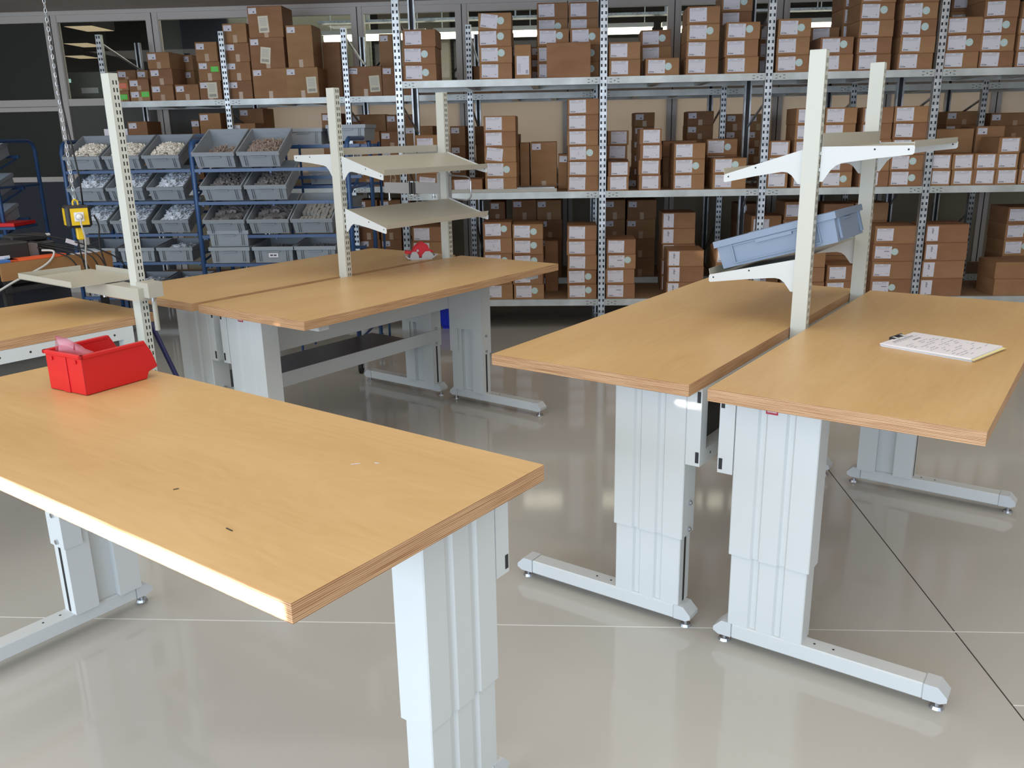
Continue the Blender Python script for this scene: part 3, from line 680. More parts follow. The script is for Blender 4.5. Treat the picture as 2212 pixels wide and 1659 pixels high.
def heap(name, m, n, W_, D_, kind, size, hgt, seed, z0=.006, slope=0):
    rd = random.Random(seed); s = MB()
    s.frustum((-W_/2+.03, W_/2-.03, .03, D_*(.95 if slope == 0 else .65)), (-W_/2+.05, W_/2-.05, .04, D_*(.85 if slope == 0 else .45)), z0, z0+hgt*.5)
    for k in range(n):
        x = rd.uniform(-W_/2+.04, W_/2-.04); y = .035+(D_-.09)*(rd.random() if slope == 0 else rd.random()**1.15*.82); e = (1-(abs(x)/(W_/2))**2)*(1-((y-D_*.3)/(D_*.62))**2)
        z = z0+hgt*(.5+.5*max(0, e))*rd.uniform(.75, 1.05)
        sx, sy, sz = [v*rd.uniform(.6, 1.3) for v in size]
        T = Matrix.Translation((x, y, z)) @ Matrix.Rotation(rd.uniform(0, 6.3), 4, 'Z') @ Matrix.Rotation(rd.uniform(-.9, .9), 4, 'X')
        s.box(-sx/2, sx/2, -sy/2, sy/2, -sz/2, sz/2, 0, T)
    return s.mesh(name, [m], recalc=False)
HEAPS = {'white': heap('plastic_granules', 'granules_white', 420, .29, .395, 0, (.012, .016, .010), .115, 1, slope=1),
 'clear': heap('clear_plastic_parts', 'shards_clear', 260, .29, .395, 0, (.028, .034, .006), .10, 2),
 'brown': heap('connector_parts', 'parts_brown', 420, .29, .395, 0, (.007, .036, .007), .10, 3, slope=1),
 'few': heap('connector_parts', 'parts_brown', 200, .29, .395, 0, (.007, .036, .007), .04, 4, slope=1),
 'dark': heap('dark_metal_parts', 'parts_dark', 420, .29, .395, 0, (.014, .022, .010), .085, 5),
 'block': heap('grey_connector_blocks', 'parts_dark', 110, .29, .395, 0, (.05, .024, .02), .085, 6)}
s = MB(); rd = random.Random(8)
for i in range(8):
    for j in range(9):
        if rd.random() < .93: s.box(-.112+i*.028, -.088+i*.028, .035+j*.037, .066+j*.037, .006, .07+rd.uniform(-.008, .008))
HEAPS['rows'] = s.mesh('block_rows', ['parts_grey'], recalc=False)
HN = {'white': ('granule_heap', 'white plastic granules'), 'clear': ('clear_parts_heap', 'clear plastic parts'), 'brown': ('pin_heap', 'brown-grey pins'), 'few': ('pin_heap', 'a few brown-grey pins'),
      'dark': ('dark_parts_heap', 'small dark metal parts'), 'block': ('connector_block_heap', 'loose grey connector blocks'), 'rows': ('connector_block_rows', 'grey connector blocks packed in rows')}
TIERN = ['bottom', 'fourth', 'third', 'second', 'top']
def tote(x, y, z, tilt, content, where, group, rz=0):
    o = ob('tote', TM, None, (x, y, z), (tilt, 0, rz)); tag(o, 'grey tote %s' % where, 'tote', group)
    if content:
        nm, ds = HN[content]; h_ = ob(nm, HEAPS[content], None, (x, y, z), (tilt, 0, rz)); tag(h_, '%s in the tote %s' % (ds, where), 'parts', kind='stuff')
    return o
def trolley(name, label, x0, x1, Y, D_, bars, ztop, mirror=False):
    t = tag(empty(name, (x0, Y, 0)), label, 'trolley'); L = x1-x0
    for xx in (0, L):
        s = MB(); pts = [(xx, 0, .12), (xx, 0, ztop-.08), (xx, .025, ztop-.025), (xx, .08, ztop), (xx, D_-.08, ztop), (xx, D_-.025, ztop-.025), (xx, D_, ztop-.08), (xx, D_, .12)]
        s.tube(pts, .017, 8); part('side_frame', s, 'trolley_blue', t, smooth=True)
        for zz in (.25, .8, 1.35):
            s = MB(); s.tube([(xx, 0, zz), (xx, D_, zz)], .010, 6); part('side_rung', s, 'trolley_blue', t)
        for yy in (0, D_):
            c = MB(); c.cyl((xx-.012, yy, .05), (1, 0, 0), .05, .024, 16); w_ = part('castor', c, 'black_rubber', t)
            f = MB(); f.box(xx-.02, xx+.02, yy-.02, yy+.02, .1, .13); f.box(xx-.02, xx-.016, yy-.015, yy+.015, .04, .11); f.box(xx+.016, xx+.02, yy-.015, yy+.015, .04, .11); part('castor_fork', f, 'zinc', w_)
    for zf, zr in bars:
        s = MB(); s.box(.014, L-.014, -.012, .012, zf-.022, zf); part('front_bar', s, 'trolley_blue', t)
        s = MB(); s.box(.014, L-.014, D_*.62, D_*.62+.024, zr-.022, zr); part('rear_bar', s, 'trolley_blue', t)
        for f_ in (.02, .5, .98):
            xx = .014+f_*(L-.04); s = MB(); s.prism([(0, zf-.022), (D_*.62, zr-.022), (D_*.62, zr-.034), (0, zf-.034)], lambda p, a: (a, p[0], p[1]), xx, xx+.014); part('support_arm', s, 'trolley_blue', t)
    return t
TI = math.radians(24)
def tier(Y, zf, xs, contents, where, group, tilt=TI):
    for i, (x, c) in enumerate(zip(xs, contents)):
        if c is False: continue
        tote(x, Y-.03, zf+.004, tilt, c, '%s of %s' % (['at left', 'in the middle', 'at right'][i], where), group)
Y1, Y2 = 7.0, 6.2
b1 = [1.475, 1.228, .968, .736, .45]; b2 = [1.50, 1.272, 1.035, .83, .55]
trolley('parts_trolley', 'blue tubular trolley with totes, left of the pair behind the left bench', -4.035, -2.975, Y1, .62, [(z, z+.15 if i < 3 else z+.06) for i, z in enumerate(b1)], 1.70)
t2_ = trolley('parts_trolley', 'blue tubular trolley with totes and an empty upper right place', -2.63, -1.52, Y2, .75, [(z, z+.15 if i < 3 else z+.06) for i, z in enumerate(b2)], 1.69)
for k, cs in enumerate((['white']*3, ['clear']*3, ['clear']*3)):
    dx = .02*k
    tier(Y1, b1[k], [-3.845-dx*.3, -3.522-dx*.2, -3.197+dx*.4], cs, 'the %s tier of the left trolley' % ['top', 'second', 'third'][k], 'totes on the left blue trolley')
tier(Y1, b1[3], [-3.84, -3.51, -3.19], [None, None, 'clear'], 'the fourth tier of the left trolley', 'totes on the left blue trolley', math.radians(5))
tier(Y1, b1[4], [-3.82, -3.5, -3.18], [None, 'clear', 'clear'], 'the bottom tier of the left trolley', 'totes on the left blue trolley', math.radians(5))
tier(Y2, b2[0], [-2.45, -2.13], ['few', 'brown'], 'the top tier of the right trolley', 'totes on the right blue trolley')
tier(Y2, b2[1], [-2.42, -2.10], ['dark', 'dark'], 'the second tier of the right trolley', 'totes on the right blue trolley')
tier(Y2, b2[2], [-2.425, -2.105, -1.79], ['block', 'block', 'rows'], 'the third tier of the right trolley', 'totes on the right blue trolley')
tier(Y2, b2[3], [-2.42, -2.10, -1.79], [None, 'dark', 'dark'], 'the fourth tier of the right trolley', 'totes on the right blue trolley', math.radians(4))
o = ob('tote', TM, None, (-2.42, Y2-.02, b2[3]+.122), (math.radians(4), 0, 0)); tag(o, 'grey tote stacked on another, fourth tier of the right trolley', 'tote', 'totes on the right blue trolley')
tier(Y2, b2[4], [-2.42, -2.10, -1.79], [None, None, None], 'the bottom tier of the right trolley', 'totes on the right blue trolley', math.radians(4))
s = MB(); s.box(-.035, .035, -.001, 0, -.016, .016, 0); s.box(-.024, -.004, -.0015, -.001, -.006, .006, 1); s.box(.002, .022, -.0015, -.001, -.006, .006, 1)
sm_ = s.mesh('tote_label', ['label_white', 'ink'], recalc=False)
for o_ in list(scene.objects):
    if o_.get('label') == 'grey tote in the middle of the fourth tier of the right trolley': ob('tote_label', sm_, o_, (0, .0085, .055))
# totes seen on the far side of the right trolley
for i, (x, z) in enumerate(((-1.97, 1.655), (-1.64, 1.675), (-1.80, 1.36), (-1.78, 1.13))):
    o = ob('tote', TM, None, (x, Y2+.50, z-.004), (0, 0, 0)); tag(o, ['pale tote standing high behind the open top tier, left one', 'pale tote standing high behind the tall bench upright', 'pale tote on the far side, seen through the empty upper place', 'pale tote on the far side, seen above the packed blocks'][i], 'tote', 'totes on the far side of the right trolley')
t = t2_; ox, oy = -2.2+2.63, .5
for z in (1.65, 1.355, 1.125):
    s = MB(); s.box(ox+.1, ox+.72, oy-.015, oy+.01, z-.028, z-.005); part('far_side_bar', s, 'trolley_blue', t); s = MB(); s.box(ox+.1, ox+.72, oy+.34, oy+.365, z-.028, z-.005); part('far_side_bar', s, 'trolley_blue', t)
for xx in (.09, .73):
    for yy in (0, .36): s = MB(); s.tube([(ox+xx, oy+yy, .02), (ox+xx, oy+yy, 1.66)], .011, 6); part('far_side_post', s, 'trolley_blue', t)
# part of a third trolley at the left edge of the picture
t3_ = trolley('parts_trolley', 'blue trolley cut off by the left edge of the picture', -5.65, -4.62, 7.0, .6, [(1.49, 1.6), (1.23, 1.34), (.98, 1.08), (.72, .78)], 1.72)
for k, z in enumerate((1.49, 1.23, .98)):
    tote(-4.82, 6.97, z+.004, TI*.7, None, 'at the left edge of the picture, %s tier' % ['top', 'second', 'third'][k], 'totes at the left edge')
s = MB(); s.box(-.13, .13, -.15, .15, 0, .028); o = ob('red_lid', s.mesh('red_lid', ['red_plastic']), None, (-4.62, 7.08, 1.045)); tag(o, 'red plastic lid on the trolley at the left edge', 'lid')
s = MB(); s.box(.89, 1.17, -.08, .24, 1.022, 1.042); part('side_ledge', s, 'trolley_blue', t3_)
# thin printed card standing behind the top left tote
s = MB(); s.box(-.105, .105, 0, .012, 0, .055); o = ob('card_strip', s.mesh('card_strip', ['label_white']), None, (-3.93, 7.72, 1.75)); tag(o, 'white strip of card behind the top tier of the left trolley', 'card')
s = MB(); s.box(-.5, .5, -.02, .02, -.03, 0)
for x_ in (-.45, .45): s.box(x_-.015, x_+.015, -.015, .015, -1.75, -.03)
o = ob('trolley_rail', s.mesh('trolley_rail', ['trolley_blue']), None, (-3.6, 7.73, 1.75)); tag(o, 'blue rail standing behind the left trolley, carrying the white strip', 'rail')

# ================================================================ WORKBENCHES
LB, DB, ZB, TB = 1.985, .765, .937, .040
def bench_upright_mesh(zlo, zhi):
    s = MB(); a, b = .030, .020; pitch = .030; n = int((zhi-zlo)/pitch); zs = []
    for k in range(n): zs += [zlo+k*pitch, zlo+k*pitch+.009, zlo+k*pitch+.026]
    zs.append(zhi)
    us = [-b, -.013, -.0075, .001, .0065, b]
    for sg in (-1, 1):
        s.plate(us, zs, lambda i, j: i in (1, 3) and j % 3 == 1, lambda u, v, sg=sg: (-u, sg*a, v), 0)
    s.box(-b, -b+.002, -a, a, zlo, zhi); s.box(b-.002, b, -a, a, zlo, zhi)
    s.box(-b, b, -a, a, zhi-.002, zhi); s.box(-b+.0025, b-.0025, -a+.0025, a-.0025, zlo, zhi-.003, 1)  # dark core paints the shade seen through the slots
    return s.mesh('bench_upright', ['upright_paint', 'dark_void'], recalc=False)
def make_bench():
    t = empty('workbench')
    s = MB(); s.box(0, LB, 0, DB, ZB-TB, ZB, 1, mt=0); part('tabletop', s, ['birch_veneer', 'plywood_edge'], t)
    for end in (0, 1):
        sg = -1 if end else 1; X = LB if end else 0
        def bx(mb, xa, xb, *r, **k): mb.box(min(X+sg*xa, X+sg*xb), max(X+sg*xa, X+sg*xb), *r, **k)
        # outer sleeve: three folded panels with two grooves, side walls
        def hat(mb, d0, dp, ya, yb, za, zb):
            # folded steel face with two shallow vertical grooves
            w_ = yb-ya; pl = [(ya, d0+.003), (ya+.003, d0)]
            for g_ in (.333, .667): c_ = ya+w_*g_; pl += [(c_-.015, d0), (c_-.008, d0+.009), (c_+.008, d0+.009), (c_+.015, d0)]
            pl += [(yb-.003, d0), (yb, d0+.003)]
            if dp: pl += [(yb, dp), (yb-.003, dp), (yb-.003, d0+.013), (ya+.003, d0+.013), (ya+.003, dp), (ya, dp)]
            mb.prism(pl, lambda p, a: (X+sg*p[1], p[0], a), za, zb)
        z0, z1 = .345, ZB-TB-.001
        c = MB(); hat(c, .110, .207, .053, .318, z0, z1)
        bx(c, .203, .2071, .056, .315, .50, z1); bx(c, .203, .2071, .056, .118, z0, .5); bx(c, .203, .2071, .252, .315, z0, .5)
        part('leg_sleeve', c, 'bench_paint', t)
        c = MB(); hat(c, .117, .197, .060, .311, .085, .5)
        bx(c, .192, .1971, .063, .145, .085, .5); bx(c, .192, .1971, .226, .308, .085, .5)
        bx(c, .165, .168, .145, .226, .085, .5); bx(c, .165, .195, .142, .145, .085, .5); bx(c, .165, .195, .226, .229, .085, .5)
        part('leg', c, 'bench_paint', t)
        for ya, yb in ((.0585, .060), (.311, .3125)):
            c = MB(); bx(c, .150, .163, ya, yb, .09, .344); o_ = part('slot', c, 'black_plastic', t); o_['end'] = end; o_['face'] = 0 if ya < .1 else 1
        for zz in (.465, .365):
            c = MB(); x_ = X+sg*.165
            c.cyl((x_, .0525, zz), (0, -1, 0), .009, .006, 10); c.cyl((x_, .0465, zz), (0, -1, 0), .006, .004, 10)
            o_ = part('bolt', c, 'zinc', t); o_['end'] = end; o_['face'] = 0
            c = MB(); c.cyl((x_, .3185, zz), (0, 1, 0), .009, .006, 10); o_ = part('bolt', c, 'zinc', t); o_['end'] = end; o_['face'] = 1
        # foot bar with chamfered caps and levelling pads
        c = MB(); f = lambda p, a: (X+sg*a, p[0], p[1])
        c.prism([(.075, .032), (DB-.085, .032), (DB-.085, .086), (.075, .086)], f, .115, .180); fo = part('foot', c, 'bench_paint', t, bevel=.004)
        for cap in ([(.0745, .034), (.03, .034), (.012, .044), (.012, .058), (.040, .087), (.0745, .087)], [(DB-.0845, .034), (DB-.035, .034), (DB-.017, .044), (DB-.017, .058), (DB-.045, .087), (DB-.0845, .087)]):
            c = MB(); c.prism(cap, f, .114, .181); part('end_cap', c, 'bench_paint_foot', fo)
        for yy in (.042, DB-.047):
            c = MB(); x_ = X+sg*.148; c.cyl((x_, yy, 0), (0, 0, 1), .022, .009, 16, r2=.018); c.cyl((x_, yy, .009), (0, 0, 1), .007, .03, 10); part('levelling_pad', c, 'zinc', fo)
        c = MB()
        for yy in (.345, .405): c.cyl((X+sg*.148, yy, .0862), (0, 0, 1), .004, .0006, 8)
        part('screw_hole', c, 'dark_void', fo)
        # bearer under the top
        c = MB(); bx(c, .13, .19, .32, DB-.06, ZB-TB-.035, ZB-TB); part('bearer', c, 'bench_paint', t)
    # rear cable channel: light frame, dark sheet painting the shade of the recess
    y0, y1, xa, xb, zb, zt = .0, .051, .11, LB-.11, .625, ZB-TB-.001
    c = MB(); c.box(xa+.05, xb-.05, y0, y1, zt-.055, zt); c.box(xa+.05, xb-.05, y0, y1, zb, zb+.05); c.box(xa+.05, xb-.05, y1-.004, y1, zb+.05, zt-.055)
    c.box(xa, xa+.05, y0, y1, zb, zt); c.box(xb-.05, xb, y0, y1, zb, zt)
    ch = part('cable_channel', c, 'bench_paint', t)
    c = MB(); c.box(xa+.05, xb-.05, y1-.006, y1-.0045, zb+.05, zt-.055); part('recess_shade', c, 'panel_grey', ch)
    for X in (xa, xb):
        sg = -1 if X == xa else 1
        for zz in (zt-.05, zb+.012): c = MB(); c.box(min(X, X+sg*.001), max(X, X+sg*.001), y0+.004, y0+.016, zz, zz+.038); part('plug', c, 'black_plastic', ch)
    c = MB()
    for k in range(14):
        x_ = xa+.09+k*(xb-xa-.18)/13
        for zz in (zt-.028, zb+.025): c.cyl((x_, y0-.0005, zz), (0, 1, 0), .005, .001, 8)
    part('screw_holes', c, 'black_plastic', ch, kind='stuff')
    return t
proto = make_bench()
def bench(A, ang, op_right, label, first=False):
    """A: near-left corner of the top, ang: heading of the long side; op_right: the user stands on the right of that heading"""
    l = Vector((math.cos(ang), math.sin(ang), 0)); r = Vector((l.y, -l.x, 0)); A = Vector((A[0], A[1], 0))
    if op_right: O = A+l*LB; rz = ang+math.pi
    else: O = A+r*DB; rz = ang
    b = proto if first else copy_tree(proto)
    b.location = O; b.rotation_euler = (0, 0, rz); tag(b, label, 'workbench', 'height-adjustable birch workbenches')
    return b
AR, AL, AF, A0 = 1.017, .993, 2.572, .981
def ax(a): return Vector((math.cos(a), math.sin(a), 0)), Vector((math.sin(a), -math.cos(a), 0))
lR, sR = ax(AR); lL, sL = ax(AL); lF, sF = ax(AF); l0, s0 = ax(A0)
RA = Vector((-.265, 3.037, 0)); R2A = RA+sR*(DB+.066); R2A = Vector((.437, 2.593, 0))
bR1 = bench(RA, AR, False, 'workbench right of centre with the grey tote tilted above it', True)
bR2 = bench(R2A, AR, True, 'workbench at right edge with the clipped papers on it')
L1A = Vector((-1.766, 4.036, 0)); L2A = L1A-sL*(DB+.052)
bL1 = bench(L1A, AL, True, 'nearer workbench of the middle-left pair, empty top')
bL2 = bench(L2A, AL, False, 'farther workbench of the middle-left pair, red tape dispenser on it')
FA = Vector((-.463, 1.283, 0))
# lower shelf between the legs of the far bench
s_ = MB(); s_.box(.12, 1.865, .048, .054, .375, .455); part('lower_rail', s_, 'bench_paint', bL2)
s_ = MB(); s_.box(.19, 1.56, .058, .39, .440, .446); s_.box(.19, 1.56, .386, .390, .40, .44); part('lower_shelf', s_, 'dark_steel', bL2, label='dark steel lower shelf')
bF = bench(FA, AF, False, 'foreground workbench with the red open-front bin on it'); bF.location.z = .008
E0 = Vector((-1.897, 3.846, 0))
b0 = bench(E0-l0*LB-s0*DB, A0, False, 'workbench at left edge under the grey steel tray'); 
bpy.context.view_layer.update()
for b in (bR1, bR2, bL1, bL2, bF, b0):      # the leg at the near end has no slot or bolts on the user's side
    near = 1 if b in (bR2, bL1) else 0
    for ch in list(b.children):
        if ch.get('face') == 1 and ch.get('end') == near: bpy.data.objects.remove(ch)
        elif 'face' in ch: del ch['face']; del ch['end']
# maker's badge on the two near leg fronts
def badge(o, label):
    pass
s = MB(); s.box(-.0008, .0008, -.019, .019, -.024, .022, 0)
s.prism([(-.012, -.006), (-.008, .012), (-.004, .016), (.004, .016), (.008, .012), (.012, -.006), (.005, -.006), (.004, .004), (-.004, .004), (-.005, -.006)], lambda p, a: (a, p[0], p[1]), .0008, .0012, 1)
for k in range(7): s.box(.0008, .0012, -.014+k*.0042, -.0115+k*.0042, -.018, -.013, 1)
bm_ = s.mesh('badge', ['logo_red', 'label_white'])
for b in (bR2, bL1):
    o = ob('badge', bm_, b, (LB-.1095, .168, ZB-TB-.022)); o['label'] = 'small red badge with a white arch'
# uprights between and behind the benches
UH, UL_ = bench_upright_mesh(.60, 1.975), bench_upright_mesh(.60, 1.955)
def upright(P, ang, me, label):
    o = ob('bench_upright', me, None, (P.x, P.y, 0), (0, 0, ang)); return tag(o, label, 'upright', 'perforated bench uprights')
gR = RA+sR*(DB+.033); gL = L2A+sL*(DB+.026)
uR1 = upright(gR+lR*.985, AR, UH, 'tall pale upright between the right benches, nearer one'); uR2 = upright(gR+lR*1.870, AR, UH, 'tall pale upright between the right benches, farther one')
uL1 = upright(gL+lL*.985, AL, UL_, 'tall pale upright between the middle-left benches, nearer one'); uL2 = upright(gL+lL*1.877, AL, UL_, 'tall pale upright between the middle-left benches, farther one')
uT = upright(E0+s0*.032-l0*.075, A0, UH, 'tall slotted upright at the left bench, in front of the left trolley')

# ---------------------------------------------------------------- hook-in shelves
def shelf(P, ang, side, ztop, tilt, span, label, lip_front=.03, lip_back=.0, reach=.325, plate=True):
    """P: upright centre, side +1 right / -1 left of the heading; the shelf runs from this upright to the next one"""
    l, s_ = ax(ang); t = tag(empty('steel_shelf', (P.x, P.y, 0), ang-math.pi/2 if side > 0 else ang+math.pi/2), label, 'shelf', 'steel shelves hooked on the uprights')
    # local: +x away from the upright (to the user), y along the run, z up
    ca, sa = math.cos(tilt), math.sin(tilt)
    def arm(u, v): return (.034+u*ca+v*sa*0, ztop-u*sa+v)
    pts = [(.034, ztop), arm(reach-.004, 0), arm(reach, -.004), arm(reach, -.026), arm(reach-.006, -.032), arm(reach*.6, -.044), arm(.105, -.056), arm(.078, -.060), arm(.058, -.068), arm(.040, -.084), (.046, ztop-.128), (.034, ztop-.128)]
    for yy in (0, span):
        y_ = -yy if side < 0 else yy
        c = MB(); c.prism(pts, lambda p, a: (p[0], a, p[1]), y_-.0015, y_+.0015)
        for u in (0, 1): c.box(.030, .036, y_-.004, y_+.004, ztop-.03-u*.06, ztop-.018-u*.06)
        br = part('bracket', c, 'bench_paint', t)
        c = MB(); o_ = arm(reach-.02, -.014); o2 = arm(.19, -.012)
        for q_ in (o_, o2): c.cyl((q_[0], y_-.0022, q_[1]), (0, 1, 0), .0035, .0044, 8)
        part('screw_hole', c, 'dark_void', br)
    if plate:
        ya, yb = (.003, span-.003) if side > 0 else (-span+.003, -.003)
        c = MB(); th = .0015
        a0 = arm(.0, -.006); a1 = arm(reach-.004, -.006)
        c.prism([a0, a1, (a1[0], a1[1]-th), (a0[0], a0[1]-th)], lambda p, a: (p[0], a, p[1]), ya, yb)
        c.prism([a1, (a1[0]+lip_front*sa*.9, a1[1]+lip_front*ca), (a1[0]+lip_front*sa*.9+th, a1[1]+lip_front*ca), (a1[0]+th, a1[1]-th)], lambda p, a: (p[0], a, p[1]), ya, yb)
        if lip_back: c.prism([a0, (a0[0], a0[1]+lip_back), (a0[0]+th, a0[1]+lip_back), (a0[0]+th, a0[1])], lambda p, a: (p[0], a, p[1]), ya, yb)
        part('shelf_plate', c, 'shelf_paint', t)
    return t
PR, PL = gR+lR*.985, gL+lL*.985
shelf(PR, AR, -1, 1.622, math.radians(17), .885, 'upper left shelf of the right bench pair, sloping down leftwards')
shelf(PR, AR, -1, 1.205, math.radians(13.5), .885, 'sloping shelf under the grey tote, right bench pair', reach=.365)
shelf(PR, AR, 1, 1.632, math.radians(-.5), .885, 'level shelf on the right side of the right uprights', lip_back=.055, lip_front=.022)
shelf(PL, AL, 1, 1.600, math.radians(17), .892, 'upper sloping shelf between the middle-left uprights', lip_front=.03)
shelf(PL, AL, 1, 1.318, math.radians(17), .892, 'lower sloping shelf between the middle-left uprights', lip_front=.03)
shelf(PL, AL, -1, 1.610, math.radians(1), .892, 'level shelf on the trolley side of the middle-left uprights', lip_front=.003, lip_back=.038)
# grey tote lying across the lower shelf
P = PR+lR*.03; ti = math.radians(16.5)
o = ob('tote', TL, None); o.rotation_mode = 'QUATERNION'
ex_ = -lR; ey = (sR*math.cos(ti)+Vector((0, 0, math.sin(ti)))); ez = ex_.cross(ey)
mt = Matrix((ex_, ey, ez)).transposed().to_4x4(); mt.translation = PR+lR*(.025+.2)+sR*(-.358)+Vector((0, 0, 1.137)); o.matrix_world = mt
tag(o, 'blue-grey tote tilted on the lower shelf of the right benches', 'tote')

# ================================================================ THINGS ON AND AROUND THE BENCHES
# red open-front bin on the foreground bench
def prof(w_, h_, lo=0): return w_, h_
t = tag(empty('storage_bin', (-1.475, 2.490, ZB+.009), 1.1), 'bright red open-front plastic bin on the foreground bench', 'bin')
# local: +x towards the open front, +y to the left of it (far side)
s = MB(); L_, W_, H_ = .275, .185, .128; th = .004; f_ = .018
outl = [(0, 0), (L_-.055, 0), (L_-.046, .022), (L_-.010, .032), (L_-.026, .085), (L_-.050, H_), (.0, H_)]
for yy in (0, W_-th): s.prism(outl, lambda p, a: (p[0]-.0, a, p[1]), yy, yy+th)
s.box(0, th, 0, W_, 0, H_); s.box(0, L_-.055, 0, W_, 0, th)
s.prism([(L_-.058, 0), (L_-.046, .022), (L_-.010, .032), (L_-.012, .036), (L_-.049, .026), (L_-.060, .004)], lambda p, a: (p[0], a, p[1]), 0, W_)
s.prism([(L_-.010, .032), (L_-.020, .060), (L_-.024, .058), (L_-.015, .032)], lambda p, a: (p[0], a, p[1]), 0, W_)
s.box(-.006, L_-.052, -.007, .006, H_-.012, H_); s.box(-.006, L_-.052, W_-.006, W_+.007, H_-.012, H_); s.box(-.006, .006, -.007, W_+.007, H_-.012, H_)
s.box(-.004, 0, W_*.42, W_*.58, .0, H_-.012)
for yy in (.03, W_-.035): s.box(-.006, 0, yy-.004, yy+.004, H_-.03, H_-.018)
bn = part('bin_body', s, 'red_plastic', t, bevel=.0022)
# clear pinkish bag sticking out of the bin
s = MB(); rd = random.Random(5); nu, nv = 7, 6; base = len(s.v)
for j in range(nv):
    for i in range(nu):
        u, v = i/(nu-1), j/(nv-1); top = .178-.075*u
        s.v.append((.012+.085*u+rd.uniform(-.006, .006), .125-.085*u+.012*math.sin(5*u+3*v)+rd.uniform(-.006, .006), .02+(top-.02)*v))
for j in range(nv-1):
    for i in range(nu-1): a = base+j*nu+i; s.f.append((a, a+1, a+nu+1, a+nu)); s.m.append(0)
n0 = len(s.v)
for i in range(nu): s.v.append((s.v[base+i][0], s.v[base+i][1]+.045, s.v[base+i][2]))
for i in range(nu-1): s.f.append((base+(nv-1)*nu+i, base+(nv-1)*nu+i+1, n0+i+1, n0+i)); s.m.append(0)
o = ob('plastic_bag', s.mesh('plastic_bag', ['pink_film'], smooth=True), None, t.location, (0, 0, 1.1)); tag(o, 'crumpled clear bag poking out of the red bin', 'bag')
# stack of papers held by a clip, on the right bench
px = Vector((1.136, 3.132, 0)); ex_ = (Vector((1.316, 3.318, 0))-px); ey = Vector((1.357, 2.902, 0))-px
ang = math.atan2(ey.y, ey.x); t = tag(empty('clipped_papers', (px.x, px.y, ZB), ang), 'clipped stack of printed sheets on the right-hand bench', 'papers')
Lp, Wp = .318, .255; rd = random.Random(2)
for k in range(9):
    m_ = 'paper_yellow' if k == 5 else 'paper_blue' if k == 3 else 'paper_white'
    s = MB(); s.box(0, Lp, 0, Wp, 0, .0012); dx = rd.uniform(-.002, .004)+(.006 if k == 5 else 0)
    part('sheet', s, m_, t, label='yellow sheet' if k == 5 else 'pale blue sheet' if k == 3 else None, loc=(dx, rd.uniform(-.002, .002), k*.0013), rot=(0, 0, rd.uniform(-.008, .012)+(-.02 if k == 5 else 0)))
s = MB(); rd = random.Random(4)
def ln(x, y, a, b): s.quad([(x, y, 0), (x+a, y, 0), (x+a, y+b, 0), (x, y+b, 0)])
for k in range(7): ln(.022, .045+k*.022, .007, .016)
for k in range(9): ln(.036, .03+k*.02, .002, .015)
for k in range(4): ln(.055, .13+k*.014, .009, .010)
for r_ in range(15):
    y_ = .02
    while y_ < .23:
        a = rd.uniform(.008, .03)
        if rd.random() < .45: ln(.085+r_*.0145, y_, .0022, a)
        y_ += a+.006
part('printed_lines', s, 'ink_grey', t, loc=(0, 0, .0127))
s = MB(); s.box(-.012, .006, .09, .165, .0122, .0150); s.cyl((-.006, .085, .016), (0, 1, 0), .004, .085, 8); s.box(-.012, -.008, .09, .165, -.0, .015)
part('clip', s, 'black_plastic', t, label='black bulldog clip')
s = MB(); s.tube([(-.004, .095, .018), (.020, .098, .0152), (.020, .103, .0152), (-.004, .105, .018)], .0012, 5); s.tube([(-.004, .150, .018), (.020, .153, .0152), (.020, .158, .0152), (-.004, .160, .018)], .0012, 5); part('clip_lever', s, 'zinc', t)
# small dark splinters and chalky scratches on the foreground top
s = MB()
for x, y, a, L_ in ((-.675, 1.563, 2.5, .011), (-.875, 1.767, .6, .006)):
    T = Matrix.Translation((x, y, ZB+.0086)) @ Matrix.Rotation(a, 4, 'Z'); s.box(-L_, L_, -.0012, .0012, 0, .0008, 0, T)
o = ob('splinter', s.mesh('splinter', ['black_plastic'])); tag(o, 'tiny dark splinters lying on the foreground bench top', 'debris', kind='stuff')
s = MB()
for x, y, a, L_ in ((-.503, 1.925, .3, .011), (-.452, 1.932, -.2, .006)):
    T = Matrix.Translation((x, y, ZB+.0086)) @ Matrix.Rotation(a, 4, 'Z'); s.box(-L_, L_, -.0012, .0012, 0, .0008, 0, T)
o = ob('pale_sliver', s.mesh('pale_sliver', ['label_white'])); tag(o, 'pale slivers lying on the foreground bench top', 'debris', kind='stuff')
# red tape dispenser on the far bench of the left pair
t = tag(empty('tape_dispenser', (-.93, 5.56, ZB), .35), 'red tape dispenser with grey steel base, far left bench', 'tape dispenser')
s = MB(); f = lambda p, a: (p[0], a, p[1])
s.prism([(-.085, .006), (.075, .006), (.095, .022), (.090, .028), (.07, .012), (-.075, .012), (-.10, .03), (-.105, .026)], f, -.045, .045)
for x0, x1 in ((-.075, -.015), (.0, .08)):
    c = (x0+x1)/2; s.prism([(x0, .010), (x1, .010), (x1-.004, .030), (c+.014, .052), (c-.014, .052), (x0+.004, .030)], f, -.046, -.043)
    s.prism([(x0, .010), (x1, .010), (x1-.004, .030), (c+.014, .052), (c-.014, .052), (x0+.004, .030)], f, .043, .046)
s.box(-.07, .07, -.04, .04, 0, .006); part('steel_base', s, 'steel_sheet', t)
s = MB(); s.prism([(-.10, .040), (-.085, .058), (-.05, .052), (-.035, .078), (-.01, .100), (.015, .112), (.022, .104), (.045, .090), (.055, .062), (.080, .052), (.082, .044), (.055, .040), (.02, .02), (-.01, .012), (-.04, .034)], f, -.034, .034); part('body', s, 'red_tape', t, bevel=.003)
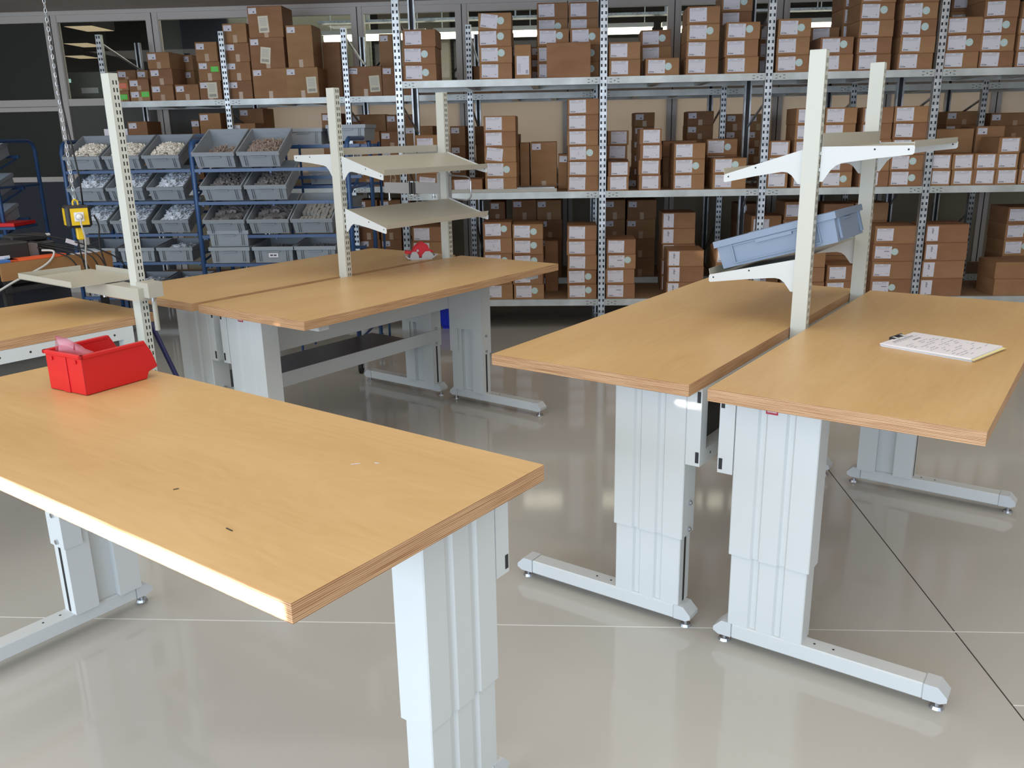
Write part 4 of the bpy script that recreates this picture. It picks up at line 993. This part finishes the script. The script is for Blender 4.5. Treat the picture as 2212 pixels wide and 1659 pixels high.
s = MB(); s.cyl((-.022, -.0345, .058), (0, -1, 0), .008, .002, 10); s.box(.088, .112, -.006, .006, .018, .028); part('screws', s, 'zinc', t)
# monitor arm and wire loop on the far upright
PLf = gL+lL*1.877
t = tag(empty('monitor_arm', (PLf.x, PLf.y, 0), AL+math.pi/2), 'flat grey two-piece swivel arm on the far left-pair upright', 'arm')
s = MB(); s.box(.02, .036, -.032, .032, 1.28, 1.47); part('mount_plate', s, 'steel_sheet', t)
s = MB(); s.box(.05, .27, -.045, -.020, 1.335, 1.405); part('inner_arm', s, 'steel_sheet', t)
s = MB(); s.box(.33, .58, -.070, -.045, 1.330, 1.400); part('outer_arm', s, 'steel_sheet', t)
for x_ in (.035, .28, .32): s = MB(); s.cyl((x_+.002, -.03, 1.325), (0, 0, 1), .012, .09, 12); part('pivot', s, 'black_plastic', t)
s = MB(); s.box(.27, .335, -.05, -.02, 1.405, 1.413); s.box(.27, .335, -.05, -.02, 1.322, 1.33); part('hinge_fork', s, 'bench_paint', t)
for x_ in (.54, .14): s = MB(); s.cyl((x_, -.05, 1.28 if x_ > .2 else 1.305), (0, 0, 1), .005, .05, 8); s.cyl((x_, -.05, 1.285 if x_ > .2 else 1.31), (0, 0, 1), .012, .008, 10); part('clamp_screw', s, 'zinc', t)
t = tag(empty('wire_hook', (PLf.x, PLf.y, 0), AL-math.pi/2), 'bent wire loop on the right of the far left-pair upright', 'hook')
s = MB(); s.tube([(.032, .01, 1.455), (.17, .01, 1.450), (.195, .01, 1.44), (.205, .01, 1.42), (.205, .01, 1.33), (.195, .01, 1.315), (.17, .01, 1.305), (.032, .01, 1.31)], .005, 8); part('wire', s, 'zinc', t, smooth=True)
s = MB(); s.box(.028, .036, -.01, .025, 1.29, 1.47); part('wire_plate', s, 'steel_sheet', t)
# steel tray on its arm at the left bench
P = E0+s0*.032-l0*.075
t = tag(empty('steel_tray', (P.x, P.y, 0), A0), 'shallow grey steel tray on an arm above the left bench', 'tray')
s = MB(); z = 1.082
x0, x1, y0, y1 = -.22, .13, .16, .66
s.box(x0, x1, y0, y1, z, z+.003)
s.box(x0, x0+.003, y0, y1, z, z+.028); s.box(x1-.003, x1, y0+.0, y1-.06, z, z+.028); s.box(x0, x1-.05, y1-.003, y1, z, z+.028)
part('tray_plate', s, 'shelf_paint', t)
s = MB(); s.box(-.06, .02, -.10, .36, z-.06, z-.004); part('arm_box', s, 'shelf_paint', t)
s = MB(); s.box(-.035, .035, -.14, -.045, z-.045, z+.02); part('clamp_block', s, 'shelf_paint', t)
s = MB(); s.cyl((.0, .30, z-.085), (0, 0, 1), .012, .026, 10); part('clamp_knob', s, 'zinc', t)
s = MB(); s.cyl((0, -.11, z-.065), (0, 0, 1), .008, .02, 10); part('clamp_knob', s, 'zinc', t)
s = MB(); s.tube([(.040, -.045, .87), (.040, -.045, z+.02)], .011, 10); part('swivel_post', s, 'shelf_paint', t)
# hanging socket cube with chain
cx, cy, cz = -2.62, 4.6, 1.318
t = tag(empty('socket_cube', (cx, cy, cz), .66), 'black and yellow socket cube hanging on a chain', 'socket block')
s = MB(); s.box(-.062, .062, -.062, .062, -.058, .058); part('housing', s, 'black_plastic', t, bevel=.012)
s = MB(); s.box(-.040, .046, -.0645, -.060, -.044, .044); part('face_plate', s, 'yellow_plastic', t)
s = MB(); s.box(-.0645, -.060, -.030, .030, -.044, .044); s.box(-.0660, -.0645, -.022, .022, -.02, .03); part('side_plate', s, 'yellow_plastic', t)
s = MB(); s.box(-.024, .024, -.068, -.0645, -.024, .024); part('socket', s, 'white_plastic', t, bevel=.001)
s = MB(); s.cyl((0, -.068, 0), (0, -1, 0), .019, .001, 20); part('socket_well', s, 'ink_grey', t)
s = MB(); s.cyl((0, -.069, 0), (0, -1, 0), .016, .03, 14, r2=.008); part('plug', s, 'white_plastic', t)
s = MB(); s.tube([(-.012, 0, .058), (-.012, 0, .078), (0, 0, .088), (.012, 0, .078), (.012, 0, .058)], .005, 6); part('hook', s, 'yellow_plastic', t)
s = MB(); s.box(-.018, .018, -.03, .01, -.125, -.058); part('underplug', s, 'yellow_plastic', t, bevel=.006)
t = tag(empty('chain', (cx, cy, 0)), 'steel link chain holding the socket cube', 'chain')
s = MB(); zz = cz+.086; k = 0
while zz < ZC-.01:
    pts = []
    for j in range(10):
        an = 2*math.pi*j/10; a, b = .006*math.cos(an), .0135*math.sin(an); pts.append((a, 0, zz+.014+b) if k % 2 == 0 else (0, a, zz+.014+b))
    s.tube(pts, .0018, 5, closed=True); zz += .022; k += 1
c_ = part('links', s, 'galvanised', t); c_['kind'] = 'stuff'
s = MB(); s.tube([(cx+.03, cy+.02, cz+.05), (cx+.045, cy, cz+.2), (cx+.01, cy, cz+.6), (cx-.005, cy+.01, 2.4), (cx, cy+.012, ZC)], .0045, 6); o = ob('supply_cable', s.mesh('supply_cable', ['black_rubber'], smooth=True)); tag(o, 'black cable running up beside the chain', 'cable')
def bez(P, n=14):
    out = []
    for i in range(len(P)-1):
        p0 = Vector(P[max(i-1, 0)]); p1 = Vector(P[i]); p2 = Vector(P[i+1]); p3 = Vector(P[min(i+2, len(P)-1)])
        for j in range(n):
            u = j/n; out.append(.5*((2*p1)+(-p0+p2)*u+(2*p0-5*p1+4*p2-p3)*u*u+(-p0+3*p1-3*p2+p3)*u**3))
    out.append(Vector(P[-1])); return out
def cable(name, P, r, m, label):
    s = MB(); s.tube(bez(P), r, 6); o = ob(name, s.mesh(name, [m], smooth=True)); return tag(o, label, 'cable')
cable('power_cable', [(cx+.058, cy-.075, cz-.0), (cx+.066, cy-.088, cz-.04), (cx+.06, cy-.06, cz-.12), (cx-.0, cy+.02, cz-.24), (cx-.06, cy+.12, cz-.40), (cx-.08, cy+.16, .86)], .0048, 'cable_grey', 'white cable hanging from the front socket of the cube')
cable('power_cable', [(cx+.066, cy+.05, cz-.0), (cx+.085, cy+.05, cz-.06), (cx+.085, cy+.03, cz-.16), (cx+.095, cy+.05, cz-.30), (cx+.085, cy+.1, .9)], .0045, 'black_rubber', 'black cable hanging from the right side of the cube')
cable('power_cable', [(cx-.04, cy+.03, cz-.05), (cx-.04, cy+.05, cz-.2), (cx-.05, cy+.10, cz-.35), (cx-.08, cy+.15, .86)], .004, 'black_rubber', 'black cable hanging under the cube, left of the white one')
# dark packing desk behind the left bench: board, black frame, electronics
b1_, b2_ = Vector((-2.975, 4.415, 0)), Vector((-2.638, 4.932, 0))
bd = (b2_-b1_); ang = math.atan2(bd.y, bd.x); Lb = bd.length
t = tag(empty('packing_desk', (b1_.x, b1_.y, 0), ang), 'dark desk with a brown front board under hanging cables', 'desk')
s = MB(); s.box(0, Lb, 0, .02, .995, 1.09); part('front_board', s, 'board_brown', t, label='brown board')
s = MB(); s.box(.01, .04, .0, .03, .93, .995); s.box(Lb-.04, Lb-.01, .0, .03, .93, .995); part('board_foot', s, 'black_plastic', t)
s = MB(); s.box(-.3, Lb-.02, .02, .62, .93, .955); part('desk_top', s, 'black_plastic', t)
for x_ in (.02, Lb-.06):
    for y_ in (.05, .55): s = MB(); s.box(x_, x_+.035, y_, y_+.035, 0, .93); part('desk_leg', s, 'black_plastic', t)
s = MB(); s.box(0, Lb-.02, .5, .52, .25, .9); part('back_panel', s, 'panel_slate', t)
def on_desk(u, v, z): d_ = bd.normalized(); n_ = Vector((-d_.y, d_.x, 0)); return b1_+d_*u+n_*v+Vector((0, 0, z))
t = tag(empty('power_supply', on_desk(.06, .17, .955), ang), 'dark grey power unit with a white rating label, left edge', 'electronics')
s = MB(); s.box(-.16, .14, -.09, .12, 0, .23); part('case', s, 'black_plastic', t, bevel=.008); s = MB(); s.box(-.06, .03, -.092, -.0905, .13, .165); s.box(.0, .025, -.093, -.092, .14, .158, 1); part('rating_label', s, ['label_white', 'paper_blue'], t); s = MB(); s.box(.14, .20, -.06, .08, .02, .21); part('terminal_block', s, 'parts_dark', t)
t = tag(empty('control_box', on_desk(.27, .27, .955), ang), 'black control box with knob behind the power unit', 'electronics')
s = MB(); s.box(-.16, .12, -.1, .1, 0, .21); part('case', s, 'black_plastic', t, bevel=.01); s = MB(); s.box(-.10, .10, -.06, .06, .21, .25); part('lid', s, 'black_rubber', t, bevel=.01); s = MB(); s.cyl((.10, -.02, .235), (1, 0, 0), .012, .03, 10); part('knob', s, 'zinc', t)
s = MB(); s.box(-.16, .14, -.05, .02, 0, .012); o = ob('orange_folder', s.mesh('orange_folder', ['orange_card']), None, on_desk(.22, .06, 1.091), (0, 0, ang)); tag(o, 'orange printed folder lying on the brown board', 'folder')
s = MB(); s.box(-.02, .12, -.03, .02, 0, .004); o = ob('white_slip', s.mesh('white_slip', ['label_white']), None, on_desk(.42, .03, 1.091), (0, 0, ang)); tag(o, 'white paper slip beside the orange folder', 'paper')
s = MB(); s.box(-.07, .07, -.04, .04, 0, .012); o = ob('blue_box', s.mesh('blue_box', ['tray_blue']), None, on_desk(.03, .05, 1.091), (0, 0, ang)); tag(o, 'blue plastic tray by the orange folder', 'tray')
cable('desk_cable', [on_desk(.25, .05, 1.13), on_desk(.29, .0, 1.12), on_desk(.22, -.03, 1.06), on_desk(.03, -.04, .99), on_desk(-.1, -.04, .93)], .006, 'cable_grey', 'beige cable looping from the power unit over the board')
for k, (u, h_) in enumerate(((.30, 0), (.36, 1), (.42, 2), (.46, 3))):
    cable('desk_cable', [on_desk(.2+.02*k, .2, 1.17), on_desk(u, .05, 1.12), on_desk(u+.06, -.02, 1.08), on_desk(u+.10, -.03, 1.0), on_desk(u+.11+.015*k, -.02, .90)], .0042, 'black_rubber', ['leftmost', 'second from left', 'third from left', 'rightmost'][k]+' thin black cable hanging over the brown board')
cable('desk_cable', [on_desk(.15, .2, 1.22), on_desk(.38, .1, 1.18), on_desk(.62, -.02, 1.06), on_desk(.72, -.03, .90)], .0042, 'black_rubber', 'long black cable with a white flag, slanting down right')
s = MB(); s.box(-.035, .035, -.001, .001, -.012, .012); o = ob('cable_flag', s.mesh('cable_flag', ['label_white']), None, on_desk(.43, .065, 1.155), (0, .4, ang)); tag(o, 'white paper flag on the slanting black cable', 'cable tag')
# dark blue pole leaning behind the left bench
s = MB(); s.tube([(-1.74, 4.08, .0), (-2.05, 4.02, .98)], .012, 10); o = ob('broom_stick', s.mesh('broom_stick', ['pole_blue'], smooth=True)); tag(o, 'dark blue pole leaning at the corner of the left bench', 'pole')
# blue waste bin on the floor by the rack
t = tag(empty('waste_bin', (-1.035, 7.78, 0)), 'bright blue bin on the floor, seen between bench legs', 'bin')
s = MB(); s.frustum((-.09, .09, -.07, .07), (-.12, .12, -.10, .10), .015, .19); part('bin_body', s, 'bin_blue', t, bevel=.012)
s = MB(); s.box(-.125, .125, -.105, -.095, .18, .195); s.box(-.125, .125, .095, .105, .18, .195); s.box(-.125, -.115, -.105, .105, .18, .195); s.box(.115, .125, -.105, .105, .18, .195); part('rim', s, 'bin_blue', t)
s = MB(); s.box(-.08, .08, -.06, .06, 0, .016); part('base', s, 'bin_blue', t)
# ---------------------------------------------------------------- narrow collimated lamp added to brighten the front edge of the near bench
mid = FA+lF*(LB*.5+.02)
edge_beam = area('sun_stand_in', mid-sF*.8+Vector((0, 0, ZB+.008+.0)), (0, 0, 0), 1.98, .030, SUN['power'], (1, .97, .9), 2)
edge_beam.rotation_euler = (sF-Vector((0, 0, .03))).to_track_quat('-Z', 'Y').to_euler()
